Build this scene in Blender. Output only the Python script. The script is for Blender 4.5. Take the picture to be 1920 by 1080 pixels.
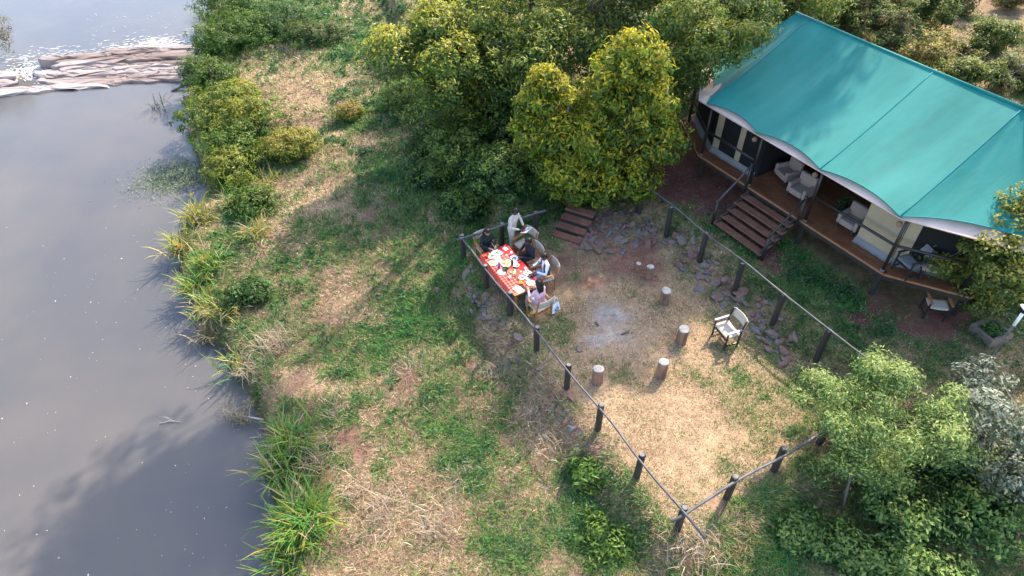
import bpy, math, random
import numpy as np
from mathutils import Vector, Matrix
PI = math.pi
R = math.radians
for o in list(bpy.data.objects): bpy.data.objects.remove(o)
SC = bpy.context.scene
COL = SC.collection
# ------------------------------------------------------------------ camera, sky, sun, exposure
CAMH, PITCH, FPX = 15.0, 44.0, 1280.0
cam = bpy.data.cameras.new('camera'); camo = bpy.data.objects.new('camera', cam); COL.objects.link(camo)
camo.location = (0, 0, CAMH); camo.rotation_euler = (R(90 - PITCH), 0, 0)
cam.sensor_width = 36; cam.lens = 24; cam.clip_end = 2000; cam.clip_start = 0.1
SC.camera = camo
SUN_EL = 43.0
SUN_H = Vector((0.57, 0.82, 0)).normalized()
w = bpy.data.worlds.new('World'); SC.world = w; w.use_nodes = True
nt = w.node_tree; bg = nt.nodes['Background']
sky = nt.nodes.new('ShaderNodeTexSky'); sky.sky_type = 'NISHITA'; sky.sun_disc = False
sky.sun_elevation = R(SUN_EL); sky.sun_rotation = math.atan2(SUN_H.x, SUN_H.y)
sky.air_density = 1.0; sky.dust_density = 2.0; sky.ozone_density = 1.0
nt.links.new(sky.outputs[0], bg.inputs[0]); bg.inputs[1].default_value = 0.15
sl = bpy.data.lights.new('sun', 'SUN'); sl.energy = 2.35; sl.angle = R(0.6); sl.color = (1.0, 0.90, 0.74)
so = bpy.data.objects.new('sun', sl); COL.objects.link(so)
sv = Vector((SUN_H.x * math.cos(R(SUN_EL)), SUN_H.y * math.cos(R(SUN_EL)), math.sin(R(SUN_EL))))
so.rotation_euler = sv.to_track_quat('Z', 'Y').to_euler(); so.location = (30, 40, 60)
SC.view_settings.view_transform = 'Standard'; SC.view_settings.look = 'None'
SC.view_settings.exposure = 2.2; SC.view_settings.gamma = 1.0
SC.render.engine = 'CYCLES'
SC.cycles.max_bounces = 6; SC.cycles.transparent_max_bounces = 4

# ------------------------------------------------------------------ helpers
_sp, _cp = math.sin(R(PITCH)), math.cos(R(PITCH))
def at(px, py, z=0.0):
    a = (px - 960) / FPX; b = (540 - py) / FPX
    d = Vector((a, _cp + b * _sp, -_sp + b * _cp))
    t = (z - CAMH) / d.z
    return Vector((d.x * t, d.y * t, z))
def at_y(px, py, y):
    a = (px - 960) / FPX; b = (540 - py) / FPX
    d = Vector((a, _cp + b * _sp, -_sp + b * _cp)); t = y / d.y
    return Vector((d.x * t, y, CAMH + d.z * t))
def ss(a, b, x):
    t = np.clip((x - a) / (b - a), 0, 1); return t * t * (3 - 2 * t)
_tab = np.random.RandomState(7).rand(256, 256)
def vnoise(x, y, scale, seed=0):
    X = np.asarray(x) / scale + seed * 17.3; Y = np.asarray(y) / scale + seed * 9.1
    i = np.floor(X).astype(int); j = np.floor(Y).astype(int); fx = X - i; fy = Y - j
    fx = fx * fx * (3 - 2 * fx); fy = fy * fy * (3 - 2 * fy)
    a = _tab[i % 256, j % 256]; b = _tab[(i + 1) % 256, j % 256]; c = _tab[i % 256, (j + 1) % 256]; d = _tab[(i + 1) % 256, (j + 1) % 256]
    return (a * (1 - fx) + b * fx) * (1 - fy) + (c * (1 - fx) + d * fx) * fy
def fbm(x, y, scale, seed=0, oct=4):
    s = 0; amp = .5
    for k in range(oct): s = s + amp * vnoise(x, y, scale / 2 ** k, seed + k); amp *= .5
    return s / (1 - .5 ** oct)

def lk(t, a, b): t.links.new(a, b)
def mat(name, col, rough=.8, var=.15, scale=4.0, bump=0.0, bscale=40.0, attr=False, trans=0.0, spec=.3, stretch=None, hue=None, metal=0.0):
    m = bpy.data.materials.new(name); m.use_nodes = True; t = m.node_tree; p = t.nodes['Principled BSDF']
    p.inputs['Roughness'].default_value = rough; p.inputs['Specular IOR Level'].default_value = spec; p.inputs['Metallic'].default_value = metal
    tc = t.nodes.new('ShaderNodeTexCoord'); mp = t.nodes.new('ShaderNodeMapping'); lk(t, tc.outputs['Object'], mp.inputs[0])
    if stretch: mp.inputs['Scale'].default_value = stretch
    n = t.nodes.new('ShaderNodeTexNoise'); n.inputs['Scale'].default_value = scale; n.inputs['Detail'].default_value = 6; n.inputs['Roughness'].default_value = .65
    lk(t, mp.outputs[0], n.inputs['Vector'])
    if attr:
        a = t.nodes.new('ShaderNodeAttribute'); a.attribute_name = 'col'; base = a.outputs['Color']
    else:
        rgb = t.nodes.new('ShaderNodeRGB'); rgb.outputs[0].default_value = (*col, 1); base = rgb.outputs[0]
    mr = t.nodes.new('ShaderNodeMapRange'); mr.inputs[1].default_value = .25; mr.inputs[2].default_value = .75
    mr.inputs[3].default_value = 1 - var; mr.inputs[4].default_value = 1 + var; lk(t, n.outputs[0], mr.inputs[0])
    mu = t.nodes.new('ShaderNodeMix'); mu.data_type = 'RGBA'; mu.blend_type = 'MULTIPLY'; mu.inputs[0].default_value = 1
    lk(t, base, mu.inputs[6]); lk(t, mr.outputs[0], mu.inputs[7]); out = mu.outputs[2]
    if hue:
        n2 = t.nodes.new('ShaderNodeTexNoise'); n2.inputs['Scale'].default_value = scale * .37; n2.inputs['Detail'].default_value = 5; lk(t, mp.outputs[0], n2.inputs['Vector'])
        r2 = t.nodes.new('ShaderNodeMapRange'); r2.inputs[1].default_value = .42; r2.inputs[2].default_value = .68; lk(t, n2.outputs[0], r2.inputs[0])
        m2 = t.nodes.new('ShaderNodeMix'); m2.data_type = 'RGBA'; lk(t, r2.outputs[0], m2.inputs[0]); lk(t, out, m2.inputs[6]); m2.inputs[7].default_value = (*hue, 1); out = m2.outputs[2]
    lk(t, out, p.inputs['Base Color'])
    if bump:
        bn = t.nodes.new('ShaderNodeTexNoise'); bn.inputs['Scale'].default_value = bscale; bn.inputs['Detail'].default_value = 8; lk(t, mp.outputs[0], bn.inputs['Vector'])
        bu = t.nodes.new('ShaderNodeBump'); bu.inputs['Strength'].default_value = bump; bu.inputs['Distance'].default_value = .02; lk(t, bn.outputs[0], bu.inputs['Height']); lk(t, bu.outputs[0], p.inputs['Normal'])
    if trans:
        tr = t.nodes.new('ShaderNodeBsdfTranslucent'); lk(t, out, tr.inputs[0]); mx = t.nodes.new('ShaderNodeMixShader'); mx.inputs[0].default_value = trans
        lk(t, p.outputs[0], mx.inputs[1]); lk(t, tr.outputs[0], mx.inputs[2]); lk(t, mx.outputs[0], t.nodes['Material Output'].inputs[0])
    return m
M = {}
M['leaf'] = mat('leaf', (0, 0, 0), .5, .06, 3, attr=True, trans=.5, spec=.35)
M['blade'] = mat('blade', (0, 0, 0), .7, .06, 3, attr=True, trans=.30, spec=.15)
M['bark'] = mat('bark', (.13, .10, .08), .9, .35, 6, .6, 30, stretch=(1, 1, .25))
M['deadwood'] = mat('deadwood', (.33, .29, .26), .85, .3, 9, .3, 30, stretch=(1, 1, .3))
M['stone'] = mat('stone', (.15, .115, .095), .85, .35, 3.5, .5, 14, hue=(.19, .13, .10))
M['bluestone'] = mat('bluestone', (.105, .10, .10), .75, .35, 3.5, .5, 14, hue=(.16, .135, .12))
M['redstone'] = mat('redstone', (.17, .085, .06), .85, .35, 3.5, .5, 14, hue=(.18, .13, .12))
M['ledge'] = mat('ledge', (.31, .25, .225), .6, .4, 1.0, .8, 5, stretch=(.35, 2.2, 3), hue=(.15, .105, .085))
M['postwood'] = mat('postwood', (.030, .024, .022), .7, .4, 8, .4, 40, stretch=(1, 1, .2), spec=.4)
M['cuttop'] = mat('cuttop', (.16, .145, .135), .8, .3, 25, .3, 60)
M['railwood'] = mat('railwood', (.050, .048, .053), .55, .45, 7, .3, 40, hue=(.12, .105, .10), spec=.45)
M['logbark'] = mat('logbark', (.27, .15, .095), .9, .4, 12, .7, 30, stretch=(1, 1, .3), hue=(.11, .07, .055))
M['logcut'] = mat('logcut', (.40, .36, .31), .8, .28, 14, .3, 60, hue=(.28, .23, .19))
M['deckwood'] = mat('deckwood', (.175, .068, .032), .5, .3, 5, .15, 40, hue=(.12, .045, .022), spec=.4)
M['deckedge'] = mat('deckedge', (.34, .155, .07), .5, .25, 5, .15, 40, spec=.4)
M['treadwood'] = mat('treadwood', (.19, .085, .055), .55, .3, 6, .15, 40, hue=(.14, .062, .04), spec=.4)
M['darkframe'] = mat('darkframe', (.022, .020, .020), .45, .3, 9, .1, 40, spec=.5)
M['teal'] = mat('teal', (.004, .185, .16), .65, .16, 1.1, .5, 3.0, trans=.25, spec=.25, stretch=(2.4, .6, 1), hue=(.02, .235, .205))
_tp = M['teal'].node_tree.nodes['Principled BSDF']; _tp.inputs['Sheen Weight'].default_value = .55; _tp.inputs['Sheen Roughness'].default_value = .35; _tp.inputs['Sheen Tint'].default_value = (.85, .97, 1, 1)
M['tealseam'] = mat('tealseam', (.006, .16, .17), .7, .08, 6)
M['canvas'] = mat('canvas', (.66, .50, .42), .85, .10, 2.2, .15, 12, hue=(.52, .38, .31), trans=.18)
M['cwall'] = mat('cwall', (.37, .29, .19), .9, .10, 2.5, .15, 10, hue=(.30, .235, .165))
M['skirt'] = mat('skirt', (.20, .20, .205), .8, .12, 3, .1, 12, hue=(.17, .16, .15))
M['mesh'] = mat('mesh', (.014, .014, .015), .8, .2, 40, spec=.2)
M['cream'] = mat('cream', (.27, .205, .175), .9, .08, 6, .15, 30)
M['chaircanvas'] = mat('chaircanvas', (.46, .39, .30), .9, .08, 8, .1, 60)
M['greyarm'] = mat('greyarm', (.20, .20, .21), .5, .2, 12, spec=.5)
M['orangewood'] = mat('orangewood', (.33, .135, .045), .5, .25, 12, .1, 40, spec=.45)
M['white'] = mat('white', (.78, .77, .75), .6, .04, 8)
M['ceramic'] = mat('ceramic', (.78, .77, .74), .25, .03, 8, spec=.6)
M['glassy'] = mat('glassy', (.25, .30, .36), .1, .05, 8, spec=.8)
M['black'] = mat('black', (.015, .014, .014), .55, .2, 12)
M['steel'] = mat('steel', (.42, .42, .43), .35, .1, 8, metal=.7)
M['blueprint'] = mat('blueprint', (.02, .14, .42), .6, .05, 8)
M['redcloth'] = mat('redcloth', (.50, .018, .015), .8, .08, 8)
M['foam'] = mat('foam', (.42, .41, .40), .8, .1, 8)
for nm, c in dict(food_orange=(.55, .20, .03), food_green=(.10, .22, .04), food_brown=(.20, .09, .04), food_cream=(.62, .50, .33), food_red=(.42, .04, .02), food_yellow=(.62, .44, .06)).items():
    M[nm] = mat(nm, c, .6, .3, 30, .3, 60)
for nm, c in dict(skin_deep=(.060, .030, .020), skin_mid=(.30, .175, .125), hair=(.008, .007, .007)).items():
    M[nm] = mat(nm, c, .5, .06, 20)
for nm, c in dict(beigecloth=(.52, .46, .40), darkgreen=(.016, .022, .020), navy=(.012, .016, .028), greyvest=(.055, .06, .075), whitecloth=(.68, .70, .74), pink=(.66, .40, .45), denim=(.25, .34, .46), darkpants=(.02, .02, .025), shoe=(.05, .035, .03)).items():
    M[nm] = mat(nm, c, .9, .12, 9, .25, 30)
def checked():
    m = bpy.data.materials.new('red_check'); m.use_nodes = True; t = m.node_tree; p = t.nodes['Principled BSDF']; p.inputs['Roughness'].default_value = .85
    uv = t.nodes.new('ShaderNodeAttribute'); uv.attribute_name = 'cloth'
    sep = t.nodes.new('ShaderNodeSeparateXYZ'); lk(t, uv.outputs['Vector'], sep.inputs[0])
    def stripe(o, freq, duty):
        mu = t.nodes.new('ShaderNodeMath'); mu.operation = 'MULTIPLY'; mu.inputs[1].default_value = freq; lk(t, o, mu.inputs[0])
        fr = t.nodes.new('ShaderNodeMath'); fr.operation = 'FRACT'; lk(t, mu.outputs[0], fr.inputs[0])
        lt = t.nodes.new('ShaderNodeMath'); lt.operation = 'LESS_THAN'; lt.inputs[1].default_value = duty; lk(t, fr.outputs[0], lt.inputs[0]); return lt.outputs[0]
    a = stripe(sep.outputs[0], 9, .22); b = stripe(sep.outputs[1], 9, .22)
    ad = t.nodes.new('ShaderNodeMath'); ad.operation = 'ADD'; lk(t, a, ad.inputs[0]); lk(t, b, ad.inputs[1])
    cr = t.nodes.new('ShaderNodeValToRGB'); cr.color_ramp.interpolation = 'CONSTANT'
    e = cr.color_ramp.elements; e[0].position = 0; e[0].color = (.60, .018, .012, 1); e[1].position = .25; e[1].color = (.68, .16, .11, 1); k = e.new(.75); k.color = (.72, .38, .30, 1)
    hf = t.nodes.new('ShaderNodeMath'); hf.operation = 'MULTIPLY'; hf.inputs[1].default_value = .5; lk(t, ad.outputs[0], hf.inputs[0]); lk(t, hf.outputs[0], cr.inputs[0]); lk(t, cr.outputs[0], p.inputs['Base Color'])
    return m
M['check'] = checked()

class B:
    """collects shapes for ONE mesh"""
    def __init__(s): s.v = []; s.f = []
    def add(s, vs, fs):
        k = len(s.v); s.v += [tuple(v) for v in vs]; s.f += [tuple(i + k for i in f) for f in fs]; return s
    def box(s, c, d, rot=None):
        x, y, z = d[0] / 2, d[1] / 2, d[2] / 2
        vs = [Vector(q) for q in ((-x, -y, -z), (x, -y, -z), (x, y, -z), (-x, y, -z), (-x, -y, z), (x, -y, z), (x, y, z), (-x, y, z))]
        if rot is not None: vs = [rot @ q for q in vs]
        c = Vector(c); return s.add([q + c for q in vs], [(3, 2, 1, 0), (4, 5, 6, 7), (0, 1, 5, 4), (1, 2, 6, 5), (2, 3, 7, 6), (3, 0, 4, 7)])
    def beam(s, a, b, wd, ht):
        a = Vector(a); b = Vector(b); d = b - a; L = d.length; q = d.to_track_quat('X', 'Z').to_matrix()
        return s.box((a + b) / 2, (L, wd, ht), q)
    def tube(s, pts, rad, n=8, cap=True):
        pts = [Vector(p) for p in pts]; m = len(pts)
        if not hasattr(rad, '__len__'): rad = [rad] * m
        vs = []; up = Vector((0, 0, 1)); prev = None
        for i, p in enumerate(pts):
            d = (pts[min(i + 1, m - 1)] - pts[max(i - 1, 0)]); d = d.normalized() if d.length > 1e-9 else Vector((0, 0, 1))
            x = d.cross(up if abs(d.z) < .9 else Vector((0, 1, 0))) if prev is None else prev - d * prev.dot(d)
            if x.length < 1e-6: x = d.orthogonal()
            x.normalize(); prev = x; y = d.cross(x)
            for k in range(n):
                a = 2 * PI * k / n; vs.append(p + (x * math.cos(a) + y * math.sin(a)) * rad[i])
        fs = []
        for i in range(m - 1):
            for k in range(n): fs.append((i * n + k, i * n + (k + 1) % n, (i + 1) * n + (k + 1) % n, (i + 1) * n + k))
        if cap: fs.append(tuple(range(n))[::-1]); fs.append(tuple((m - 1) * n + k for k in range(n)))
        return s.add(vs, fs)
    def lathe(s, prof, n=16, c=(0, 0, 0), jit=None):
        vs = []; fs = []; m = len(prof)
        for i, (r, z) in enumerate(prof):
            for k in range(n):
                a = 2 * PI * k / n; j = 1 if jit is None else jit(a); vs.append((c[0] + r * j * math.cos(a), c[1] + r * j * math.sin(a), c[2] + z))
        for i in range(m - 1):
            for k in range(n): fs.append((i * n + k, i * n + (k + 1) % n, (i + 1) * n + (k + 1) % n, (i + 1) * n + k))
        fs.append(tuple(range(n))[::-1]); fs.append(tuple((m - 1) * n + k for k in range(n)))
        return s.add(vs, fs)
    def prism(s, poly, z0, z1):
        n = len(poly); vs = [(x, y, z0) for x, y in poly] + [(x, y, z1) for x, y in poly]
        return s.add(vs, [tuple(range(n))[::-1], tuple(range(n, 2 * n))] + [(i, (i + 1) % n, n + (i + 1) % n, n + i) for i in range(n)])
    def grid(s, P, nu, nv):
        return s.add(P, [(i * nv + j, i * nv + j + 1, (i + 1) * nv + j + 1, (i + 1) * nv + j) for i in range(nu - 1) for j in range(nv - 1)])
    def ball(s, c, r, n=10, m=7):
        if not hasattr(r, '__len__'): r = (r, r, r)
        vs = []; fs = []
        for i in range(m + 1):
            th = PI * i / m
            for k in range(n):
                a = 2 * PI * k / n; vs.append((c[0] + r[0] * max(math.sin(th), 1e-3) * math.cos(a), c[1] + r[1] * max(math.sin(th), 1e-3) * math.sin(a), c[2] - r[2] * math.cos(th)))
        for i in range(m):
            for k in range(n): fs.append((i * n + k, i * n + (k + 1) % n, (i + 1) * n + (k + 1) % n, (i + 1) * n + k))
        fs.append(tuple(range(n))[::-1]); fs.append(tuple(m * n + k for k in range(n)))
        return s.add(vs, fs)
    def mesh(s, name, m, smooth=False):
        me = bpy.data.meshes.new(name); me.from_pydata(s.v, [], s.f); me.materials.append(M[m] if isinstance(m, str) else m)
        if smooth: me.shade_smooth()
        me.update(); return me
def obj(name, me, parent=None, loc=(0, 0, 0), rotz=0.0):
    o = bpy.data.objects.new(name, me); COL.objects.link(o); o.location = loc; o.rotation_euler = (0, 0, rotz)
    if parent: o.parent = parent
    return o
def part(name, b, m, parent, smooth=False): return obj(name, b.mesh(name, m, smooth), parent)
def tag(o, label, cat=None, group=None, kind=None):
    o['label'] = label
    if cat: o['category'] = cat
    if group: o['group'] = group
    if kind: o['kind'] = kind
    return o
def thing(name, label, cat, loc=(0, 0, 0), rotz=0.0, group=None): return tag(obj(name, None, None, loc, rotz), label, cat, group)
def bevel(o, wdt=.01, seg=2):
    md = o.modifiers.new('bevel', 'BEVEL'); md.width = wdt; md.segments = seg; md.limit_method = 'ANGLE'; return o
def npmesh(name, V, F, m, C=None, smooth=False):
    """V (n,3), F (k,3 or 4) index arrays, C (n,3) vertex colours"""
    me = bpy.data.meshes.new(name); V = np.ascontiguousarray(V, np.float32); k = F.shape[1]; nf = len(F)
    me.vertices.add(len(V)); me.vertices.foreach_set('co', V.ravel())
    me.loops.add(nf * k); me.loops.foreach_set('vertex_index', np.ascontiguousarray(F, np.int32).ravel())
    me.polygons.add(nf); me.polygons.foreach_set('loop_start', np.arange(0, nf * k, k, dtype=np.int32))
    if C is not None:
        a = me.attributes.new('col', 'FLOAT_COLOR', 'POINT'); a.data.foreach_set('color', np.c_[C, np.ones(len(C))].astype(np.float32).ravel())
    me.materials.append(M[m] if isinstance(m, str) else m); me.update(calc_edges=True)
    if smooth: me.shade_smooth()
    return me

# ------------------------------------------------------------------ terrain
ZW = -2.2
TC1 = np.array((-1.6, 17.0)); DU = np.array((.4991, -.8665)); DV = np.array((.8665, .4991))
UF, VR = 11.0, 6.48
def tuv(x, y):
    rx, ry = np.asarray(x) - TC1[0], np.asarray(y) - TC1[1]; return rx * DU[0] + ry * DU[1], rx * DV[0] + ry * DV[1]
def tpos(u, v, z=0.0): return Vector((TC1[0] + u * DU[0] + v * DV[0], TC1[1] + u * DU[1] + v * DV[1], z))
bankpx = [(400, 0), (385, 60), (372, 110), (362, 190), (347, 250), (362, 290), (392, 350), (352, 420), (328, 460), (340, 510), (352, 560), (384, 620), (424, 670), (452, 720), (472, 770), (490, 800), (502, 850), (497, 900), (512, 950), (508, 1000), (520, 1060), (525, 1080)]
BANK = np.array([(-30, 220), (-24, 90), (-20.5, 56)] + [tuple(at(x, y, ZW))[:2] for x, y in bankpx] + [(-5.2, 5), (-4.6, 0), (-3, -30), (0, -200)])
def bankdist(x, y):
    P = np.c_[np.ravel(x), np.ravel(y)]; best = np.full(len(P), 1e9); sg = np.zeros(len(P))
    for a, b in zip(BANK[:-1], BANK[1:]):
        d = b - a; r = P - a; t = np.clip((r @ d) / (d @ d), 0, 1); q = r - t[:, None] * d; dd = np.hypot(q[:, 0], q[:, 1])
        cr = d[0] * r[:, 1] - d[1] * r[:, 0]; k = dd < best; best[k] = dd[k]; sg[k] = np.sign(cr[k])
    return (best * np.where(sg == 0, 1, sg)).reshape(np.shape(x))
def height(x, y, db):
    u, v = tuv(x, y)
    L = -2.75 + 1.25 * ss(-.45, .75, db) + np.clip(db - .75, 0, 8) * .11
    L = np.where(db < -.45, -2.75 + np.clip(db + .45, -3, 0) * .4, L)
    L = np.where(db < -20, -3.95 + 2.9 * ss(20, 26, -db), L)
    vb = np.where(u > 0, 0.0, np.minimum(-u * 3, 2.3 + .22 * -u))
    m = np.minimum(v - vb, 11.2 - u)
    U = .45 * np.maximum(ss(6.35, 7.2, v), ss(.15, 1.3, -u)) + .03 * np.clip(v - 14, 0, 40)
    U = U * ss(14.5, 11.2, u) - .5 * ss(11.2, 13, u) + 0
    mk = ss(-1.05, -.12, m)
    flat = np.minimum(ss(.3, -.3, np.abs(u - UF / 2) - UF / 2), ss(.2, -.3, np.abs(v - VR / 2) - VR / 2))
    rough = (fbm(x, y, 2.6, 3) - .5) * .34 + (fbm(x, y, .6, 5, 2) - .5) * .10
    bumpy = 1 - .8 * flat - .55 * ss(6, 7, v) * (1 - flat)
    return L * (1 - mk) + U * mk + rough * bumpy * ss(-.2, .6, db)
gx = np.r_[-400, -200, -110, -70, -50, -42, np.arange(-36, 27.01, .2), 32, 40, 60, 100, 200, 400]
gy = np.r_[-200, -80, -30, -10, -2, 1, np.arange(3, 52.01, .2), 56, 64, 80, 110, 160, 240, 400]
GX, GY = np.meshgrid(gx, gy, indexing='ij')
GDB = bankdist(GX, GY); GZ = height(GX, GY, GDB)
def lookup(G, x, y):
    i = np.clip(np.searchsorted(gx, x) - 1, 0, len(gx) - 2); j = np.clip(np.searchsorted(gy, y) - 1, 0, len(gy) - 2)
    fx = (x - gx[i]) / (gx[i + 1] - gx[i]); fy = (y - gy[j]) / (gy[j + 1] - gy[j])
    return (G[i, j] * (1 - fx) + G[i + 1, j] * fx) * (1 - fy) + (G[i, j + 1] * (1 - fx) + G[i + 1, j + 1] * fx) * fy
def gz(x, y): return float(lookup(GZ, np.array([x]), np.array([y]))[0])
def on(px, py, z0=0.0):
    """ground point seen at a pixel"""
    z = z0
    for _ in range(12):
        p = at(px, py, z); z = .5 * z + .5 * gz(p.x, p.y)
    return Vector((p.x, p.y, gz(p.x, p.y)))
# tent frame
TE = Vector((.5534, -.8329, 0)); TN = Vector((.8329, .5534, 0)); TO = Vector((6.69, 20.91, 0)); TROT = math.atan2(TE.y, TE.x)
def ten(x, y):
    rx, ry = np.asarray(x) - TO.x, np.asarray(y) - TO.y; return rx * TE.x + ry * TE.y, rx * TN.x + ry * TN.y
def tw(e, n, z=0.0): return Vector((TO.x + e * TE.x + n * TN.x, TO.y + e * TE.y + n * TN.y, z))
# cover map: kinds of ground cover, blobs given by the pixel of their centre
# fields: straw(dry) 0..1, bare 0..1
def blob(x, y, px, py, z, rad, asp=1.0, ang=0.0):
    c = at(px, py, z); dx, dy = x - c.x, y - c.y; ca, sa = math.cos(ang), math.sin(ang)
    a = (dx * ca + dy * sa) / asp; b = -dx * sa + dy * ca
    return np.exp(-(a * a + b * b) / (rad * rad))
STRAW = [(560, 190, -1, 4.0, 1.0), (520, 130, -1, 3.2, .8), (640, 270, -1, 2.6, .7), (590, 360, -1.2, 2.4, .7), (700, 1010, -1.2, 1.3, .9), (850, 980, -1, 1.0, .8), (960, 900, -.8, 1.0, .7), (900, 760, -.8, 1.0, .6), (1000, 800, -.6, .8, .9), (1240, 790, 0, 2.2, 1.0), (1200, 880, 0, 1.5, .8), (1180, 640, 0, 1.6, .9), (1130, 560, 0, 1.2, .6), (1300, 640, 0, 1.2, .5), (620, 560, -1.2, 1.4, .5), (680, 430, -1.2, 1.6, .45), (940, 650, -.7, .7, .9), (1290, 1010, -.4, .8, .8), (1400, 1000, -.5, .7, .5), (560, 700, -1.4, 1.0, .5), (770, 880, -1.2, .8, .6)]
GREEN = [(700, 200, -1, 2.2, 1.0), (740, 330, -1, 2.2, .9), (640, 470, -1.2, 1.2, .6), (800, 600, -1, 1.3, .8), (880, 480, -.8, 1.2, .8), (700, 650, -1.2, .9, .8), (870, 840, -1, 1.4, 1.0), (790, 800, -1, .8, .6), (1130, 1000, -.5, .9, 1.0), (1370, 720, 0, 1.1, .8), (1450, 640, 0, .9, .7), (1500, 500, .45, 1.6, 1.0), (1600, 560, .45, 1.2, .8), (1450, 980, -.5, 1.2, .9), (1100, 900, -.6, .7, .9), (930, 1010, -1, .9, .7), (560, 620, -1.4, .8, .5), (900, 400, -.6, 1.8, .8), (660, 100, -1, 3, .7), (480, 50, -1.2, 4.0, 1.0), (1060, 620, 0, .5, .6), (1180, 720, 0, .4, .4)]
BARE = [(1180, 480, 0, 1.5, .95), (1010, 490, 0, .9, .9), (1100, 530, 0, .9, .8), (1440, 480, .45, .9, .8), (1620, 590, .45, 1.0, .7), (1560, 520, .45, .6, .6), (1290, 480, .1, .8, .6), (660, 830, -1.2, .9, .7), (730, 760, -1.1, .8, .6), (960, 830, -.7, .7, .6), (620, 900, -1.3, .9, .6), (820, 650, -.9, .6, .5), (1300, 340, .45, 2.3, 1.0), (1240, 300, .45, 2.0, 1.0), (1380, 400, .45, 1.6, 1.0), (1100, 440, 0, 1.4, .9), (1060, 500, 0, 1.2, .75), (1690, 590, .45, 1.5, .9), (1760, 600, .45, 1.5, .9), (1620, 640, .45, 1.0, .5), (770, 700, -1, 1.0, .8), (880, 700, -.8, .8, .7), (470, 480, -1.6, 1.3, .7), (560, 720, -1.4, .9, .6), (500, 620, -1.6, 1.0, .6), (1010, 760, -.6, .7, .6), (850, 560, -.9, .9, .5), (960, 720, -.8, .7, .5), (1560, 460, .45, .7, .6), (1500, 560, .45, .5, .4), (870, 920, -1, .6, .5), (740, 560, -1, .7, .5), (1340, 980, -.5, .6, .6)]
def cover(x, y, db):
    s = np.zeros_like(x); g = np.zeros_like(x); b = np.zeros_like(x)
    for px, py, z, r, k in STRAW: s = np.maximum(s, k * blob(x, y, px, py, z, r, 1.25, 2.1))
    for px, py, z, r, k in GREEN: g = np.maximum(g, k * blob(x, y, px, py, z, r, 1.2, 2.1))
    for px, py, z, r, k in BARE: b = np.maximum(b, k * blob(x, y, px, py, z, r, 1.2, 2.1))
    n1 = fbm(x, y, 1.7, 11); n2 = fbm(x, y, .55, 21, 3); n3 = fbm(x, y, 3.5, 31, 3)
    u, v = tuv(x, y); e, n = ten(x, y); terr = ((u > -.1) & (u < UF) & (v > 0) & (v < VR)) * .16 + .10 * ss(1, 4, u) * ss(0, -.8, v)
    dry = .60 + terr + .55 * (s - g) + (n1 - .5) * .75 + (n2 - .5) * .9 + (vnoise(x, y, .16, 41) - .5) * .45
    beh = ss(3.0, 6.5, n) * ss(-6, -2, e + n * .3)            # leaf-strewn floor behind the tent
    bare = b + (n2 - .5) * .7 + (n3 - .5) * .5 + .35 * beh - .1
    under = ss(-2.6, -2.2, e) * ss(9.8, 9.4, e) * ss(-.1, .3, n) * ss(8, 7, n)
    return np.clip(dry, 0, 1), np.clip(ss(.3, .75, bare), 0, 1), under
def gcolor(x, y, db):
    dry, bare, under = cover(x, y, db)
    u, v = tuv(x, y)
    soil = np.array((.170, .086, .060)); red = np.array((.135, .058, .044)); strawc = np.array((.36, .26, .15)); grn = np.array((.055, .105, .030)); mud = np.array((.10, .075, .06)); ash = np.array((.27, .25, .24))
    c = grn * (1 - dry)[..., None] + strawc * dry[..., None]
    k = (.55 + .45 * bare)[..., None] * (1 - .35 * dry[..., None] * (1 - bare[..., None])); rr = ss(5.5, 7.5, v)[..., None]
    c = c * (1 - k) + (soil * (1 - rr) + red * rr) * k
    a = np.maximum(blob(x, y, 1145, 600, 0, .62, 1.5, 2.0), .8 * blob(x, y, 1118, 636, 0, .35)); a = np.clip(a * 1.5 * (.05 + vnoise(x, y, .3, 4)), 0, .85)[..., None]
    c = c * (1 - a) + ash * a
    wet = ss(.5, .0, db)[..., None]; c = c * (1 - wet) + mud * wet
    return c * (.8 + .4 * vnoise(x, y, .45, 8))[..., None]
gc = gcolor(GX, GY, GDB)
ni, nj = GX.shape
I, J = np.meshgrid(np.arange(ni - 1), np.arange(nj - 1), indexing='ij'); I = I.ravel(); J = J.ravel()
GF = np.c_[I * nj + J, (I + 1) * nj + J, (I + 1) * nj + J + 1, I * nj + J + 1]
M['ground'] = mat('ground', (0, 0, 0), .95, .35, 5, .8, 25, attr=True, spec=.1)
gme = npmesh('ground', np.c_[GX.ravel(), GY.ravel(), GZ.ravel()], GF, 'ground', gc.reshape(-1, 3), True)
go = obj('ground', gme); tag(go, 'grassy river bank with dry straw and bare earth around the terrace', kind='structure')

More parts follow.
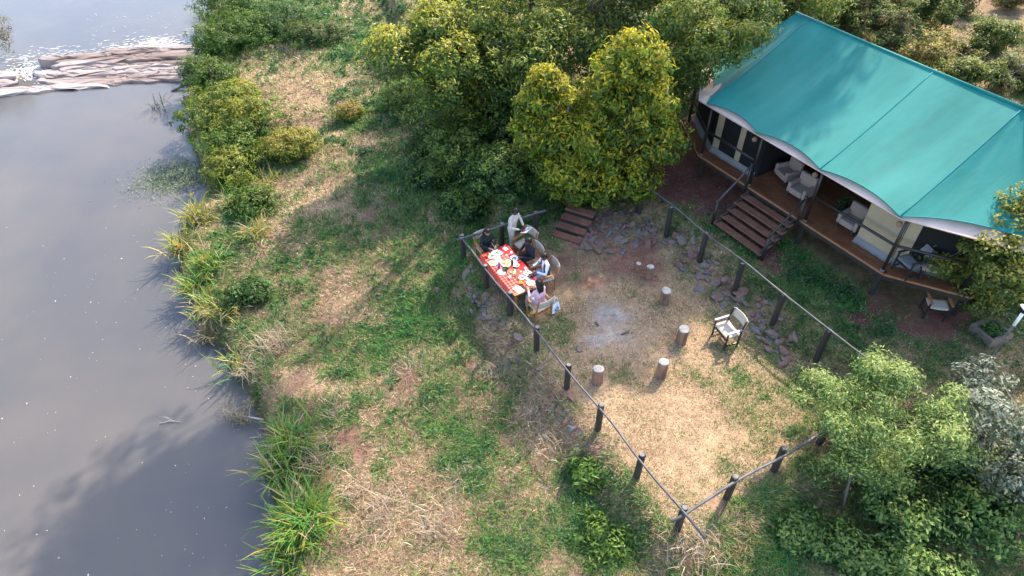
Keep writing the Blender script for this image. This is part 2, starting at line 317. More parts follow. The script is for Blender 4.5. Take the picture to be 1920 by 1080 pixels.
# ------------------------------------------------------------------ river
def water_mat():
    m = bpy.data.materials.new('water'); m.use_nodes = True; t = m.node_tree; p = t.nodes['Principled BSDF']
    tc = t.nodes.new('ShaderNodeTexCoord')
    n = t.nodes.new('ShaderNodeTexNoise'); n.inputs['Scale'].default_value = .22; n.inputs['Detail'].default_value = 4; lk(t, tc.outputs['Object'], n.inputs['Vector'])
    cr = t.nodes.new('ShaderNodeValToRGB'); e = cr.color_ramp.elements; e[0].position = .35; e[0].color = (.072, .070, .070, 1); e[1].position = .7; e[1].color = (.100, .088, .078, 1)
    lk(t, n.outputs[0], cr.inputs[0]); lk(t, cr.outputs[0], p.inputs['Base Color'])
    p.inputs['Roughness'].default_value = .07; p.inputs['IOR'].default_value = 1.33; p.inputs['Specular IOR Level'].default_value = .5
    m2 = t.nodes.new('ShaderNodeMapping'); m2.inputs['Scale'].default_value = (.9, .16, 1); m2.inputs['Rotation'].default_value = (0, 0, -.42); lk(t, tc.outputs['Object'], m2.inputs[0])
    n2 = t.nodes.new('ShaderNodeTexNoise'); n2.inputs['Scale'].default_value = .55; n2.inputs['Detail'].default_value = 5; n2.inputs['Distortion'].default_value = .8; lk(t, m2.outputs[0], n2.inputs['Vector'])
    rr = t.nodes.new('ShaderNodeMapRange'); rr.inputs[1].default_value = .35; rr.inputs[2].default_value = .7; rr.inputs[3].default_value = .03; rr.inputs[4].default_value = .16; lk(t, n2.outputs[0], rr.inputs[0]); lk(t, rr.outputs[0], p.inputs['Roughness'])
    mp = t.nodes.new('ShaderNodeMapping'); mp.inputs['Scale'].default_value = (1.4, .7, 1); lk(t, tc.outputs['Object'], mp.inputs[0])
    b1 = t.nodes.new('ShaderNodeTexNoise'); b1.inputs['Scale'].default_value = 1.3; b1.inputs['Detail'].default_value = 3; lk(t, mp.outputs[0], b1.inputs['Vector'])
    bu = t.nodes.new('ShaderNodeBump'); bu.inputs['Strength'].default_value = .16; bu.inputs['Distance'].default_value = .06; lk(t, b1.outputs[0], bu.inputs['Height']); lk(t, bu.outputs[0], p.inputs['Normal'])
    return m
M['water'] = water_mat()
riv = obj('river', B().add([(-300, -200, ZW), (20, -200, ZW), (20, 300, ZW), (-300, 300, ZW)], [(0, 1, 2, 3)]).mesh('river', 'water')); tag(riv, 'calm muddy brown river with pale sky sheen', kind='structure')

# ------------------------------------------------------------------ rock shapes
def rock_mesh(name, seed, m, sx=1, sy=1, sz=.6, n=12, ms=8, amp=.28, flat=True):
    rs = np.random.RandomState(seed); b = B().ball((0, 0, 0), 1, n, ms); V = np.array(b.v)
    dirs = rs.randn(9, 3); dirs /= np.linalg.norm(dirs, axis=1)[:, None]; cut = rs.uniform(.38, .8, 9)
    for d, c in zip(dirs, cut):
        h = V @ d; k = h > c; V[k] -= np.outer(h[k] - c, d)
    V *= (1 + amp * .35 * rs.randn(len(V)))[:, None] if False else 1
    V = V * np.array((sx, sy, sz)); b.v = [tuple(q) for q in V]
    return b.mesh(name, m, not flat)
# ------------------------------------------------------------------ rock ledge across the river
def jag(poly, step, amp, rs):
    out = []
    for a, b in zip(poly, poly[1:] + poly[:1]):
        a = Vector(a); b = Vector(b); n = max(1, int((b - a).length / step)); nrm = Vector((-(b - a).y, (b - a).x)).normalized()
        for k in range(n): out.append(a.lerp(b, k / n) + nrm * rs.gauss(0, amp))
    return [tuple(q) for q in out]
rg = random.Random(5)
ledge = thing('rock_ledge', 'pale layered rock ledge reaching across the river from the bank', 'rock', at(200, 140, ZW))
slabs = [([(95, 112), (215, 103), (300, 97), (400, 84), (400, 104), (300, 110), (200, 116), (110, 122)], .42), ([(120, 118), (300, 108), (410, 100), (410, 118), (250, 122), (150, 128), (118, 125)], .26),
         ([(60, 133), (150, 126), (300, 118), (405, 114), (405, 132), (280, 136), (150, 141), (80, 145)], .20), ([(70, 143), (200, 136), (390, 130), (392, 146), (330, 150), (200, 156), (120, 158), (66, 152)], .11),
         ([(-40, 166), (60, 160), (150, 155), (200, 153), (206, 161), (120, 166), (40, 174), (-40, 186)], .09), ([(-30, 132), (10, 130), (32, 135), (28, 143), (-30, 146)], .22), ([(-30, 147), (20, 146), (33, 152), (20, 157), (-30, 160)], .14)]
for k in range(16):
    t = rg.random(); xa = rg.uniform(60, 260); xb = xa + rg.uniform(70, 190); yy = lambda x: 108 + t * 48 - (x - 60) * (.10 - .02 * t); hh = rg.uniform(3, 6.5)
    xb = min(xb, 405); slabs.append(([(xa, yy(xa)), ((xa + xb) / 2, yy((xa + xb) / 2) - rg.uniform(0, 2)), (xb, yy(xb)), (xb - 5, yy(xb) + hh), ((xa + xb) / 2, yy((xa + xb) / 2) + hh), (xa + 8, yy(xa) + hh * .7)], .46 - .34 * t + rg.uniform(-.02, .08)))
for poly, dz in slabs:
    zt = ZW + dz; P = jag([tuple(at(x, y, zt) - ledge.location)[:2] for x, y in poly], .35, .07, rg)
    b = B(); n = len(P); cx = sum(p[0] for p in P) / n; cy = sum(p[1] for p in P) / n
    rings = [(1.05, -.75), (1.0, dz - .10), (.97, dz - .02), (.86, dz), (.55, dz + .03), (.2, dz + .02)]
    vs = [(cx + (p[0] - cx) * s + rg.gauss(0, .02), cy + (p[1] - cy) * s + rg.gauss(0, .02), z + rg.gauss(0, .018) * (z > 0)) for s, z in rings for p in P]
    fs = [(i * n + k, i * n + (k + 1) % n, (i + 1) * n + (k + 1) % n, (i + 1) * n + k) for i in range(len(rings) - 1) for k in range(n)] + [tuple((len(rings) - 1) * n + k for k in range(n))]
    part('rock_slab', b.add(vs, fs), 'ledge', ledge)
# white water trailing over the ledge and foam flecks drifting below it
rs = np.random.RandomState(3); V = []; F = []
def fleck(x, y, r, asp, ang, z=ZW + .006):
    k = len(V); n = 6
    for i in range(n):
        a = 2 * PI * i / n; rr = r * rs.uniform(.6, 1.3); X, Y = math.cos(a) * rr * asp, math.sin(a) * rr; V.append((x + X * math.cos(ang) - Y * math.sin(ang), y + X * math.sin(ang) + Y * math.cos(ang), z + .00002 * (len(F) // 4)))
    for i in range(1, n - 1): F.append((k, k + i, k + i + 1))
for i in range(110):                                      # churned band above the ledge
    t = rs.rand(); px = 10 + 380 * t; py = 118 - 34 * t + rs.randn() * 5 - abs(rs.randn()) * 7
    p = at(px, py, ZW); [fleck(p.x + rs.randn() * .5, p.y + rs.randn() * .18, rs.uniform(.008, .035), rs.uniform(2, 8), rs.normal(.2, .15)) for _ in range(5)]
for i in range(45):                                      # tongue of foam at the right end and the gap at the left
    p = at(300 + rs.randn() * 28, 84 + rs.randn() * 7, ZW); [fleck(p.x + rs.randn() * .4, p.y + rs.randn() * .25, rs.uniform(.01, .05), rs.uniform(1.5, 5), rs.normal(.3, .3)) for _ in range(9)]
for i in range(60):
    p = at(55 + rs.randn() * 16, 135 + rs.randn() * 8, ZW); [fleck(p.x + rs.randn() * .3, p.y + rs.randn() * .3, rs.uniform(.01, .05), rs.uniform(1.5, 4), rs.normal(-.6, .4)) for _ in range(6)]
for i in range(60):
    p = at(rs.uniform(150, 345), rs.uniform(20, 80), ZW); fleck(p.x, p.y, rs.uniform(.008, .022), rs.uniform(1.5, 5), rs.normal(.5, .5))
tag(obj('white_water', npmesh('white_water', np.array(V), np.array(F), 'foam')), 'white water foaming over the rock ledge', 'foam', kind='stuff')
V = []; F = []
for i in range(95):
    c = [(330, 600), (380, 850), (150, 560), (330, 980), (100, 760), (230, 500)][rs.randint(6)]
    px, py = c[0] + rs.randn() * 75, c[1] + rs.randn() * 95
    p = at(px, py, ZW)
    if bankdist(np.array([p.x]), np.array([p.y]))[0] < -.25: fleck(p.x, p.y, rs.choice([.007, .011, .020], p=[.55, .35, .10]), rs.uniform(1, 2.0), rs.uniform(0, 3))
for i in range(45):
    p = at(rs.uniform(0, 480), rs.uniform(420, 1080), ZW); fleck(p.x, p.y, rs.uniform(.006, .016), rs.uniform(1, 3), rs.uniform(0, 3))
tag(obj('foam_flecks', npmesh('foam_flecks', np.array(V), np.array(F), 'foam')), 'tiny white foam flecks drifting on the brown river', 'foam', kind='stuff')

# ------------------------------------------------------------------ grass
def project(x, y, z):
    dz = z - CAMH; fw = y * _cp - dz * _sp; up = y * _sp + dz * _cp; return 960 + FPX * x / fw, 540 - FPX * up / fw, fw
def make_grass(name, label, rs, region, dens, lenf, seed):
    xs = []; ys = []
    for y0 in np.arange(3, 50, 1.0):
        D = math.hypot(y0 + .5, 15.5); f = min(1, (17 / D) ** 2); hw = 2.5 + (D + 2) * .82
        x0, x1 = max(-24, -hw), min(24, hw); n = int(dens * f * (x1 - x0)); xs.append(rs.uniform(x0, x1, n)); ys.append(rs.uniform(y0, y0 + 1, n))
    x = np.concatenate(xs); y = np.concatenate(ys)
    z = lookup(GZ, x, y); px, py, fw = project(x, y, z)
    k = (px > -140) & (px < 2060) & (py > -90) & (py < 1190); x, y, z, fw = x[k], y[k], z[k], fw[k]
    db = lookup(GDB, x, y); k = (db > .12) & region(x, y); x, y, z, db, fw = x[k], y[k], z[k], db[k], fw[k]
    dry, bare, under = cover(x, y, db); e, n = ten(x, y); u, v = tuv(x, y)
    keep = rs.rand(len(x)) > np.clip(.94 * bare + under, 0, .985)
    ashk = np.maximum(blob(x, y, 1145, 600, 0, .62, 1.5, 2.0), .8 * blob(x, y, 1118, 636, 0, .35)); keep &= rs.rand(len(x)) > .9 * ashk
    x, y, z, db, dry, bare, u, v, fw = (q[keep] for q in (x, y, z, db, dry, bare, u, v, fw)); N = len(x)
    isdry = rs.rand(N) < np.clip(.5 + (dry - .5) * .95 + .25 * bare, .06, .95)
    clump = fbm(x, y, .7, seed, 2); sc = np.clip(fw / 17, .9, 2.6)
    ln = lenf(x, y, u, v, dry) * rs.uniform(.5, 1.25, N) * (.55 + .9 * clump)
    th = np.where(isdry, rs.uniform(.95, 1.5, N), rs.uniform(.55, 1.3, N)); ph = rs.uniform(0, 2 * PI, N) + 2 * fbm(x, y, 1.2, seed + 3, 2)
    wd = rs.uniform(.012, .030, N) * sc * np.where(isdry, .8, 1.2)
    d = np.c_[np.cos(ph) * np.sin(th), np.sin(ph) * np.sin(th), np.cos(th)]; q = np.c_[-np.sin(ph), np.cos(ph), np.zeros(N)] * (wd / 2)[:, None]
    P = np.c_[x, y, z - .012]
    V = np.empty((N, 3, 3)); V[:, 0] = P - q; V[:, 1] = P + q; V[:, 2] = P + d * ln[:, None]
    t = rs.rand(N)[:, None]; t2 = rs.rand(N)[:, None]
    cd = np.array((.47, .335, .195)) * (1 - t) + np.array((.31, .205, .125)) * t
    cd = np.where(t2 < .12, np.array((.60, .50, .33)), cd); cd = np.where(t2 > .74, np.array((.25, .14, .09)), cd)
    cg = np.array((.038, .155, .042)) * (1 - t) + np.array((.095, .235, .05)) * t
    cg = cg * (1 - .5 * dry[:, None]) + np.array((.20, .21, .055)) * .5 * dry[:, None]; cg = np.where(t2 < .08, np.array((.22, .24, .05)), cg)
    sun_straw = (ss(17, 22, y) * ss(-3, -5, x))[:, None] * .75; cd = cd * (1 - sun_straw) + cd * np.array((1.18, 1.28, 1.25)) * sun_straw  # yellower, lighter straw in the upper clearing; the lightening paints in sunlight
    br = np.maximum(ss(.2, .7, bare), .85 * ss(.45, .62, fbm(x, y, 1.1, 91, 3)) * (v < 0))[:, None] * .7; cd = cd * (1 - br) + np.array((.24, .16, .115)) * br
    c = np.where(isdry[:, None], cd, cg) * rs.uniform(.5, 1.5, N)[:, None]
    C = np.repeat(c[:, None, :], 3, 1)
    me = npmesh(name, V.reshape(-1, 3), np.arange(3 * N).reshape(-1, 3), 'blade', C.reshape(-1, 3))
    return tag(obj(name, me), label, 'grass', kind='stuff')
def on_terr(x, y):
    u, v = tuv(x, y); return (u > -.15) & (u < UF + .1) & (v > -.1) & (v < VR)
make_grass('meadow_grass', 'rough green and straw coloured grass covering the river bank', np.random.RandomState(1), lambda x, y: ~on_terr(x, y), 2300, lambda x, y, u, v, dry: np.where(v < 6.5, .19, .12) * (1 + .35 * (1 - dry)), 40)
make_grass('lawn_grass', 'short trampled straw coloured grass on the fenced terrace', np.random.RandomState(2), on_terr, 3300, lambda x, y, u, v, dry: .085 + .03 * (1 - dry), 50)
# broad leaved weeds among the grass
def weeds(name, label, rs, n):
    y = 4 + 38 * rs.rand(n) ** 1.4; x = rs.uniform(-16, 16, n); z = lookup(GZ, x, y); px, py, fw = project(x, y, z); db = lookup(GDB, x, y); dry, bare, under = cover(x, y, db); e, nn = ten(x, y)
    k = (px > -100) & (px < 2020) & (py > -60) & (py < 1140) & (db > .3) & ~on_terr(x, y) & (under < .1) & (rs.rand(n) < np.clip(1.15 - 1.5 * dry, .03, 1)) & (rs.rand(n) > bare) & (fbm(x, y, .32, 77, 2) > .50); x, y, z, fw = x[k], y[k], z[k], fw[k]; m = 5; N = len(x)
    P = np.repeat(np.c_[x, y, z], m, 0) + rs.randn(N * m, 3) * (.07, .07, .0) + np.c_[np.zeros(N * m), np.zeros(N * m), rs.uniform(.04, .15, N * m)]; s = np.repeat(np.clip(fw / 18, .8, 2), m)[:, None]
    C = np.array([(.040, .13, .042), (.06, .165, .048), (.032, .10, .04), (.10, .18, .05)])[rs.randint(4, size=N * m)] * rs.uniform(.6, 1.3, (N * m, 1))
    return tag(obj(name, leafmesh2(name, P, unit(rs.randn(N * m, 3) * .55 + [0, 0, 1]), .10 * s, .045 * s, C, rs)), label, 'weeds', kind='stuff')
def leafmesh2(*a): return leafmesh(*a)
# fallen leaves on the bare earth
def litter(name, label, rs, N, px0, px1, py0, py1, z, size, cols, wet=None):
    V = []; C = []; X = rs.uniform(px0, px1, N); Y = rs.uniform(py0, py1, N); a = (X - 960) / FPX; b = (540 - Y) / FPX
    dz = -_sp + b * _cp; t = (z - CAMH) / dz; x = a * t; y = (_cp + b * _sp) * t
    db = lookup(GDB, x, y); dry, bare, under = cover(x, y, db); e, n = ten(x, y); k = (rs.rand(N) < .12 + bare) & (db > .3) & ~((e > -2) & (e < 9.5) & (n > -.1) & (n < 7.5)); x, y = x[k], y[k]; N = len(x)
    zz = lookup(GZ, x, y) + .012; an = rs.uniform(0, 2 * PI, N); l = size * rs.uniform(.5, 1.4, N); wv = l * rs.uniform(.3, .7, N)
    d = np.c_[np.cos(an), np.sin(an), rs.uniform(-.3, .3, N)]; s = np.c_[-np.sin(an), np.cos(an), rs.uniform(-.4, .4, N)]; P = np.c_[x, y, zz + .01]
    V = np.stack([P - d * l[:, None], P + s * wv[:, None], P + d * l[:, None], P - s * wv[:, None]], 1); c = np.array(cols)[rs.randint(len(cols), size=N)] * rs.uniform(.7, 1.2, (N, 1))
    me = npmesh(name, V.reshape(-1, 3), np.arange(4 * N).reshape(-1, 4), 'blade', np.repeat(c[:, None], 4, 1).reshape(-1, 3)); return tag(obj(name, me), label, 'leaves', kind='stuff')
litter('fallen_leaves', 'fallen leaves scattered over the reddish path before the tent', np.random.RandomState(4), 9000, 1180, 1900, 240, 720, .45, .028, [(.24, .15, .11), (.34, .26, .21), (.12, .07, .055), (.20, .10, .07)])
litter('leaf_litter', 'brown leaf litter on the forest floor behind the tent', np.random.RandomState(5), 26000, 1380, 1980, -60, 260, .9, .05, [(.30, .20, .13), (.42, .33, .25), (.16, .10, .07), (.26, .13, .08), (.20, .21, .06)])
litter('terrace_litter', 'dry leaves and chips strewn on the terrace', np.random.RandomState(6), 7000, 980, 1500, 400, 720, 0, .022, [(.30, .20, .15), (.42, .34, .27), (.16, .10, .08)])

# ------------------------------------------------------------------ foliage
def unit(a): return a / np.maximum(np.linalg.norm(a, axis=1, keepdims=True), 1e-9)
def leafmesh(name, P, Nn, ln, wd, C, rs, fold=.25, droop=0.0, m='leaf'):
    N = len(P); r = rs.randn(N, 3); d = unit(r - Nn * np.sum(r * Nn, 1)[:, None]); d[:, 2] -= droop; d = unit(d)
    s = unit(np.cross(Nn, d)); ln = ln * rs.uniform(.5, 1.5, N)[:, None]; wd = wd * rs.uniform(.7, 1.25, N)[:, None]
    V = np.empty((N, 4, 3)); V[:, 0] = P - d * ln / 2; V[:, 2] = P + d * ln / 2; f = Nn * wd * fold; V[:, 1] = P + s * wd / 2 + f; V[:, 3] = P - s * wd / 2 + f
    q = np.arange(N)[:, None] * 4; F = np.concatenate([q + np.array([[0, 1, 2]]), q + np.array([[0, 2, 3]])])
    return npmesh(name, V.reshape(-1, 3), F, m, np.repeat(C[:, None], 4, 1).reshape(-1, 3))
def crown_pts(lobes, nclump, per, cr, rs, cols, tip, shell=.72, up=.45, tipf=.35):
    P = []; Nn = []; C = []; cen = []
    vol = np.array([l[3] * l[4] * l[5] for l in lobes]) ** .7; pr = vol / vol.sum(); allc = np.array([l[:3] for l in lobes]).mean(0)
    for i in range(nclump):
        l = lobes[rs.choice(len(lobes), p=pr)]; c = np.array(l[:3]); r = np.array(l[3:6]); dr = rs.randn(3); dr /= np.linalg.norm(dr)
        rad = 1 - (1 - shell) * rs.rand() ** .8 if rs.rand() < .82 else rs.uniform(.3, .8)
        cc = c + dr * r * rad * rs.uniform(.92, 1.08); cen.append(cc); k = max(3, int(per * rs.uniform(.5, 1.5))); rr = cr * rs.uniform(.6, 1.35)
        g = rs.randn(k, 3); g /= np.linalg.norm(g, axis=1)[:, None]; g *= (rs.rand(k, 1) ** .4); pts = cc + g * rr * np.array((1, 1, .75)); P.append(pts)
        o = dr * .7 + np.array((0, 0, up)); Nn.append(unit(g * .6 + o + rs.randn(k, 3) * .45))
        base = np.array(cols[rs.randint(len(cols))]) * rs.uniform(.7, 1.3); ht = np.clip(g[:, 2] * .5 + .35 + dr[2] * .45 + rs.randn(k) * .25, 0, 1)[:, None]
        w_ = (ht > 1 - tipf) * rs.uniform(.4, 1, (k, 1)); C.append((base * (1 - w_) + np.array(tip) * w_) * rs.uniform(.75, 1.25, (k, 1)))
    return np.concatenate(P), np.concatenate(Nn), np.concatenate(C), np.array(cen)
def limbs(b, foot, top, cen, rs, r0, n, rt=.35):
    foot = Vector(foot); top = Vector(top); mid = foot.lerp(top, .5) + Vector((rs.randn() * .06, rs.randn() * .06, 0)) * (top - foot).length
    b.tube([foot - Vector((0, 0, .15)), foot + Vector((0, 0, .12)), mid, top], [r0 * 1.5, r0 * 1.1, r0 * .75, r0 * rt], 9)
    for i in range(n):
        c = Vector(cen[rs.randint(len(cen))]); t = rs.uniform(.35, 1); s = foot.lerp(mid, t * 2) if t < .5 else mid.lerp(top, t * 2 - 1)
        m1 = s.lerp(c, .5) + Vector((rs.randn() * .12, rs.randn() * .12, .12 * (c - s).length)); rr = r0 * .38 * rs.uniform(.6, 1.2)
        b.tube([s, m1, c], [rr, rr * .6, rr * .22], 5, False)
GRN = [(.065, .125, .026), (.09, .155, .028), (.05, .095, .024), (.11, .165, .03)]
def tree(name, label, cat, base, lobes, nclump, per, cr, leaf, cols=GRN, tip=(.20, .20, .022), seed=1, trunk=.12, nl=18, topz=.75, shell=.72, tipf=.35, group=None, droop=.15, up=.45, lean=None):
    rs = np.random.RandomState(seed); base = Vector(base); root = thing(name, label, cat, base, 0, group)
    P, Nn, C, cen = crown_pts(lobes, nclump, per, cr, rs, cols, tip, shell, up, tipf)
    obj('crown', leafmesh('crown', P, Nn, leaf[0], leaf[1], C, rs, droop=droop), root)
    if trunk:
        zt = max(l[2] + l[5] for l in lobes) * topz; c = np.mean([l[:3] for l in lobes], 0); tp = lean if lean else (c[0] * .8, c[1] * .8, zt)
        b = B(); limbs(b, (0, 0, 0), tp, cen, rs, trunk, nl); part('trunk', b, 'bark', root, True)
    return root
def bush(name, label, base, r, h, nclump, per, leaf, cols=GRN, tip=(.17, .19, .03), seed=1, cr=.22, cat='bush', group=None, tipf=.3, stems=6, asp=1.0, shell=.6):
    rs = np.random.RandomState(seed); lobes = [(rs.randn() * r * .3 * asp, rs.randn() * r * .3, h * .5, r * .75 * asp, r * .75, h * .5) for _ in range(3)] + [(0, 0, h * .4, r * asp, r, h * .45)]
    root = thing(name, label, cat, Vector(base), 0, group); P, Nn, C, cen = crown_pts(lobes, nclump, per, cr, rs, cols, tip, shell, .5, tipf)
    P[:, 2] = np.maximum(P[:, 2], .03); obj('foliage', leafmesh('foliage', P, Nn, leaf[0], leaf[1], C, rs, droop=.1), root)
    b = B()
    for i in range(stems): c = cen[rs.randint(len(cen))]; b.tube([(rs.randn() * .06, rs.randn() * .06, -.1), (c[0] * .4, c[1] * .4, max(c[2], .2) * .6), (c[0], c[1], max(c[2], .1))], [.03, .02, .007], 5, False)
    part('stem', b, 'bark', root, True); return root
def reed(name, label, base, n, L, seed, cols, dead=.12, cat='reeds', wd=.03, group=None, lean=(0, 0), heads=0, foot=.15):
    """arching strap leaves fanning out of one crown"""
    rs = np.random.RandomState(seed); root = thing(name, label, cat, Vector(base), 0, group); S = 5
    ph = rs.uniform(0, 2 * PI, n); ln = L * rs.uniform(.5, 1.15, n); th0 = rs.uniform(.05, .75, n); bend = rs.uniform(.5, 1.7, n)
    off = np.c_[rs.randn(n) * foot, rs.randn(n) * foot, np.full(n, -.05)]; V = np.empty((n, S, 2, 3)); pos = off.copy(); sd = np.c_[-np.sin(ph), np.cos(ph), np.zeros(n)]
    for k in range(S):
        t = k / (S - 1); wv = wd * rs.uniform(.7, 1.3, n) * (1 - .85 * t ** 2); V[:, k, 0] = pos - sd * wv[:, None] / 2; V[:, k, 1] = pos + sd * wv[:, None] / 2
        th = th0 + bend * t; pos = pos + np.c_[np.cos(ph) * np.sin(th) + lean[0] * t, np.sin(ph) * np.sin(th) + lean[1] * t, np.cos(th)] * (ln / (S - 1))[:, None]
        pos[:, 2] = np.maximum(pos[:, 2], -.12)
    c = np.array(cols)[rs.randint(len(cols), size=n)] * rs.uniform(.7, 1.3, (n, 1)); dd = rs.rand(n) < dead; c[dd] = np.array((.42, .33, .20)) * rs.uniform(.6, 1.2, (dd.sum(), 1))
    C = np.repeat(c[:, None], S * 2, 1).reshape(n, S, 2, 3).copy(); C[:, -1] = C[:, -1] * .5 + np.array((.30, .24, .07)) * .5
    q = np.arange(n)[:, None] * S * 2; F = np.concatenate([q + np.array([[2 * k, 2 * k + 1, 2 * k + 3, 2 * k + 2]]) for k in range(S - 1)])
    bl = obj('leaf_blades', npmesh('leaf_blades', V.reshape(-1, 3), F, 'blade', C.reshape(-1, 3)), root); bl['kind'] = 'stuff'
    if heads:
        P = []; 
        for i in range(heads):
            j = rs.randint(n); P.append(V[j, 3, 0] + rs.randn(14, 3) * .05)
        P = np.concatenate(P); obj('seed_heads', leafmesh('seed_heads', P, unit(rs.randn(len(P), 3) + [0, 0, .6]), .10, .03, np.array((.42, .27, .05)) * rs.uniform(.7, 1.2, (len(P), 1)), rs, m='blade'), root)
    return root
weeds('ground_weeds', 'low broad leaved weeds scattered through the bank grass', np.random.RandomState(61), 80000)
# ------------------------------------------------------------------ trees
def rlobes(seed, n, lo, hi, r0, r1, flat=.8):
    q = random.Random(seed); out = []; c = [(a + b) / 2 for a, b in zip(lo, hi)]; h = [(b - a) / 2 for a, b in zip(lo, hi)]
    while len(out) < n:
        d = [q.uniform(-1, 1) for _ in range(3)]
        if sum(k * k for k in d) < 1.15: rr = q.uniform(r0, r1); out.append((c[0] + d[0] * h[0], c[1] + d[1] * h[1], c[2] + d[2] * h[2], rr, rr * q.uniform(.8, 1.1), rr * flat * q.uniform(.8, 1.2)))
    return out
YG = [(.165, .225, .022), (.125, .195, .022), (.21, .25, .024), (.085, .145, .022)]
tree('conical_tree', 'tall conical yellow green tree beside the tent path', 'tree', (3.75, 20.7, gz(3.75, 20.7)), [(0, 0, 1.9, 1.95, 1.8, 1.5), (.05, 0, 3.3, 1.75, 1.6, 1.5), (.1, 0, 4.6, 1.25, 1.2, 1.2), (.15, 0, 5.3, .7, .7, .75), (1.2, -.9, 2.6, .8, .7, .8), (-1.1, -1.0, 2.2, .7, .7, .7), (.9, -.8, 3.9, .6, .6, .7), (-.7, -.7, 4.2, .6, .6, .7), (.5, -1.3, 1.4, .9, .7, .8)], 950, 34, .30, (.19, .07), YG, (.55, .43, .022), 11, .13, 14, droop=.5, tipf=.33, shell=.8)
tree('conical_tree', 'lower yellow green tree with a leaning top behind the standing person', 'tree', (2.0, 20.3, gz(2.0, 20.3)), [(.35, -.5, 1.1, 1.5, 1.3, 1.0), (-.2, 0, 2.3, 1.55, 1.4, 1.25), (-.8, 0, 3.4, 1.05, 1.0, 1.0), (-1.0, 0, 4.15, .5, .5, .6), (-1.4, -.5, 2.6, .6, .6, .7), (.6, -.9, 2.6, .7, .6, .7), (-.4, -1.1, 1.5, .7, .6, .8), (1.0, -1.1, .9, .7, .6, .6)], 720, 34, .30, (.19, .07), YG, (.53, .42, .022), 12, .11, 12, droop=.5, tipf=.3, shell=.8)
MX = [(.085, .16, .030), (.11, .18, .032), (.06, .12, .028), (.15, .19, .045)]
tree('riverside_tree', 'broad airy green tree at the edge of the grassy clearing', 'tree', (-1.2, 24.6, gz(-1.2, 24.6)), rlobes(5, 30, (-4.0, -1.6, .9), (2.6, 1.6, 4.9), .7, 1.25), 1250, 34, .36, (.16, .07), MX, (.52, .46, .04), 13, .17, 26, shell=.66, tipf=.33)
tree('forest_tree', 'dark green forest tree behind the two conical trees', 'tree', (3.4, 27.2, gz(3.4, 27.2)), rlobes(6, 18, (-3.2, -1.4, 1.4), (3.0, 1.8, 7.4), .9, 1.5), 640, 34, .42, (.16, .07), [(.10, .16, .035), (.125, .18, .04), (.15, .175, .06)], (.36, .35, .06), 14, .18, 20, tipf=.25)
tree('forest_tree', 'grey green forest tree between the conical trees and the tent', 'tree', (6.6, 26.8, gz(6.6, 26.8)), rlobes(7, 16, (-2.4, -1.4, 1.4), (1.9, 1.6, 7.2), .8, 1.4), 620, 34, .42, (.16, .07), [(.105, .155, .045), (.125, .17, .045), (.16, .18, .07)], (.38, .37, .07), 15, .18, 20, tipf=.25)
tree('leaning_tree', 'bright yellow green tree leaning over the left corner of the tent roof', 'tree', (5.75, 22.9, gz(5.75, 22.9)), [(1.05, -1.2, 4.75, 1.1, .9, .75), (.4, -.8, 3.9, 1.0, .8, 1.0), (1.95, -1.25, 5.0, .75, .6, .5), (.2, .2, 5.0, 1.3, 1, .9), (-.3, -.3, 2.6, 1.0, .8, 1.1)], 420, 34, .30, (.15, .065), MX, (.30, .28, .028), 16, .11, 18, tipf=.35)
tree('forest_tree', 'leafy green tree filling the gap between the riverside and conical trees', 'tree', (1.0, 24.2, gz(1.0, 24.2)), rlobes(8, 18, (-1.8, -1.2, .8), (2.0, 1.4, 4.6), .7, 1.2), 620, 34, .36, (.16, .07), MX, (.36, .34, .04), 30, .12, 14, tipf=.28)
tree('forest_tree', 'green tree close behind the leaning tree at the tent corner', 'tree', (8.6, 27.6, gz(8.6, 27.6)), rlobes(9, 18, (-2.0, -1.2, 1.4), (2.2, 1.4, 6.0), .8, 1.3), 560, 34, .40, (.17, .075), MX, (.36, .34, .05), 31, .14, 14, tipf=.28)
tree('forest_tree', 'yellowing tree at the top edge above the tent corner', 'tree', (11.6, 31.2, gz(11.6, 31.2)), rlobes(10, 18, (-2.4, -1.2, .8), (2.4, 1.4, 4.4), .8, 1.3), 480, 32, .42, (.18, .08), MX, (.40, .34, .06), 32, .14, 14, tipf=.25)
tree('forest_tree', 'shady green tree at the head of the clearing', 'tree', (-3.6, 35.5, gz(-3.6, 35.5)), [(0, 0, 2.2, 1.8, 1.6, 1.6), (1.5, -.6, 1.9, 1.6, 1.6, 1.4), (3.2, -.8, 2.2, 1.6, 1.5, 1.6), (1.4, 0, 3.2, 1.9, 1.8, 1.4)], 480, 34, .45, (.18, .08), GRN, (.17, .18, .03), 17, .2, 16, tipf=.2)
tree('forest_tree', 'deep green forest tree standing behind the airy riverside tree', 'tree', (.6, 31, gz(.6, 31)), [(0, 0, 3.0, 2.6, 2, 2.4), (2.2, .5, 3.6, 2.2, 2, 2.2), (0, .5, 5.5, 3, 2.5, 2.2)], 560, 34, .48, (.19, .08), GRN, (.24, .25, .04), 18, .2, 16, tipf=.2)
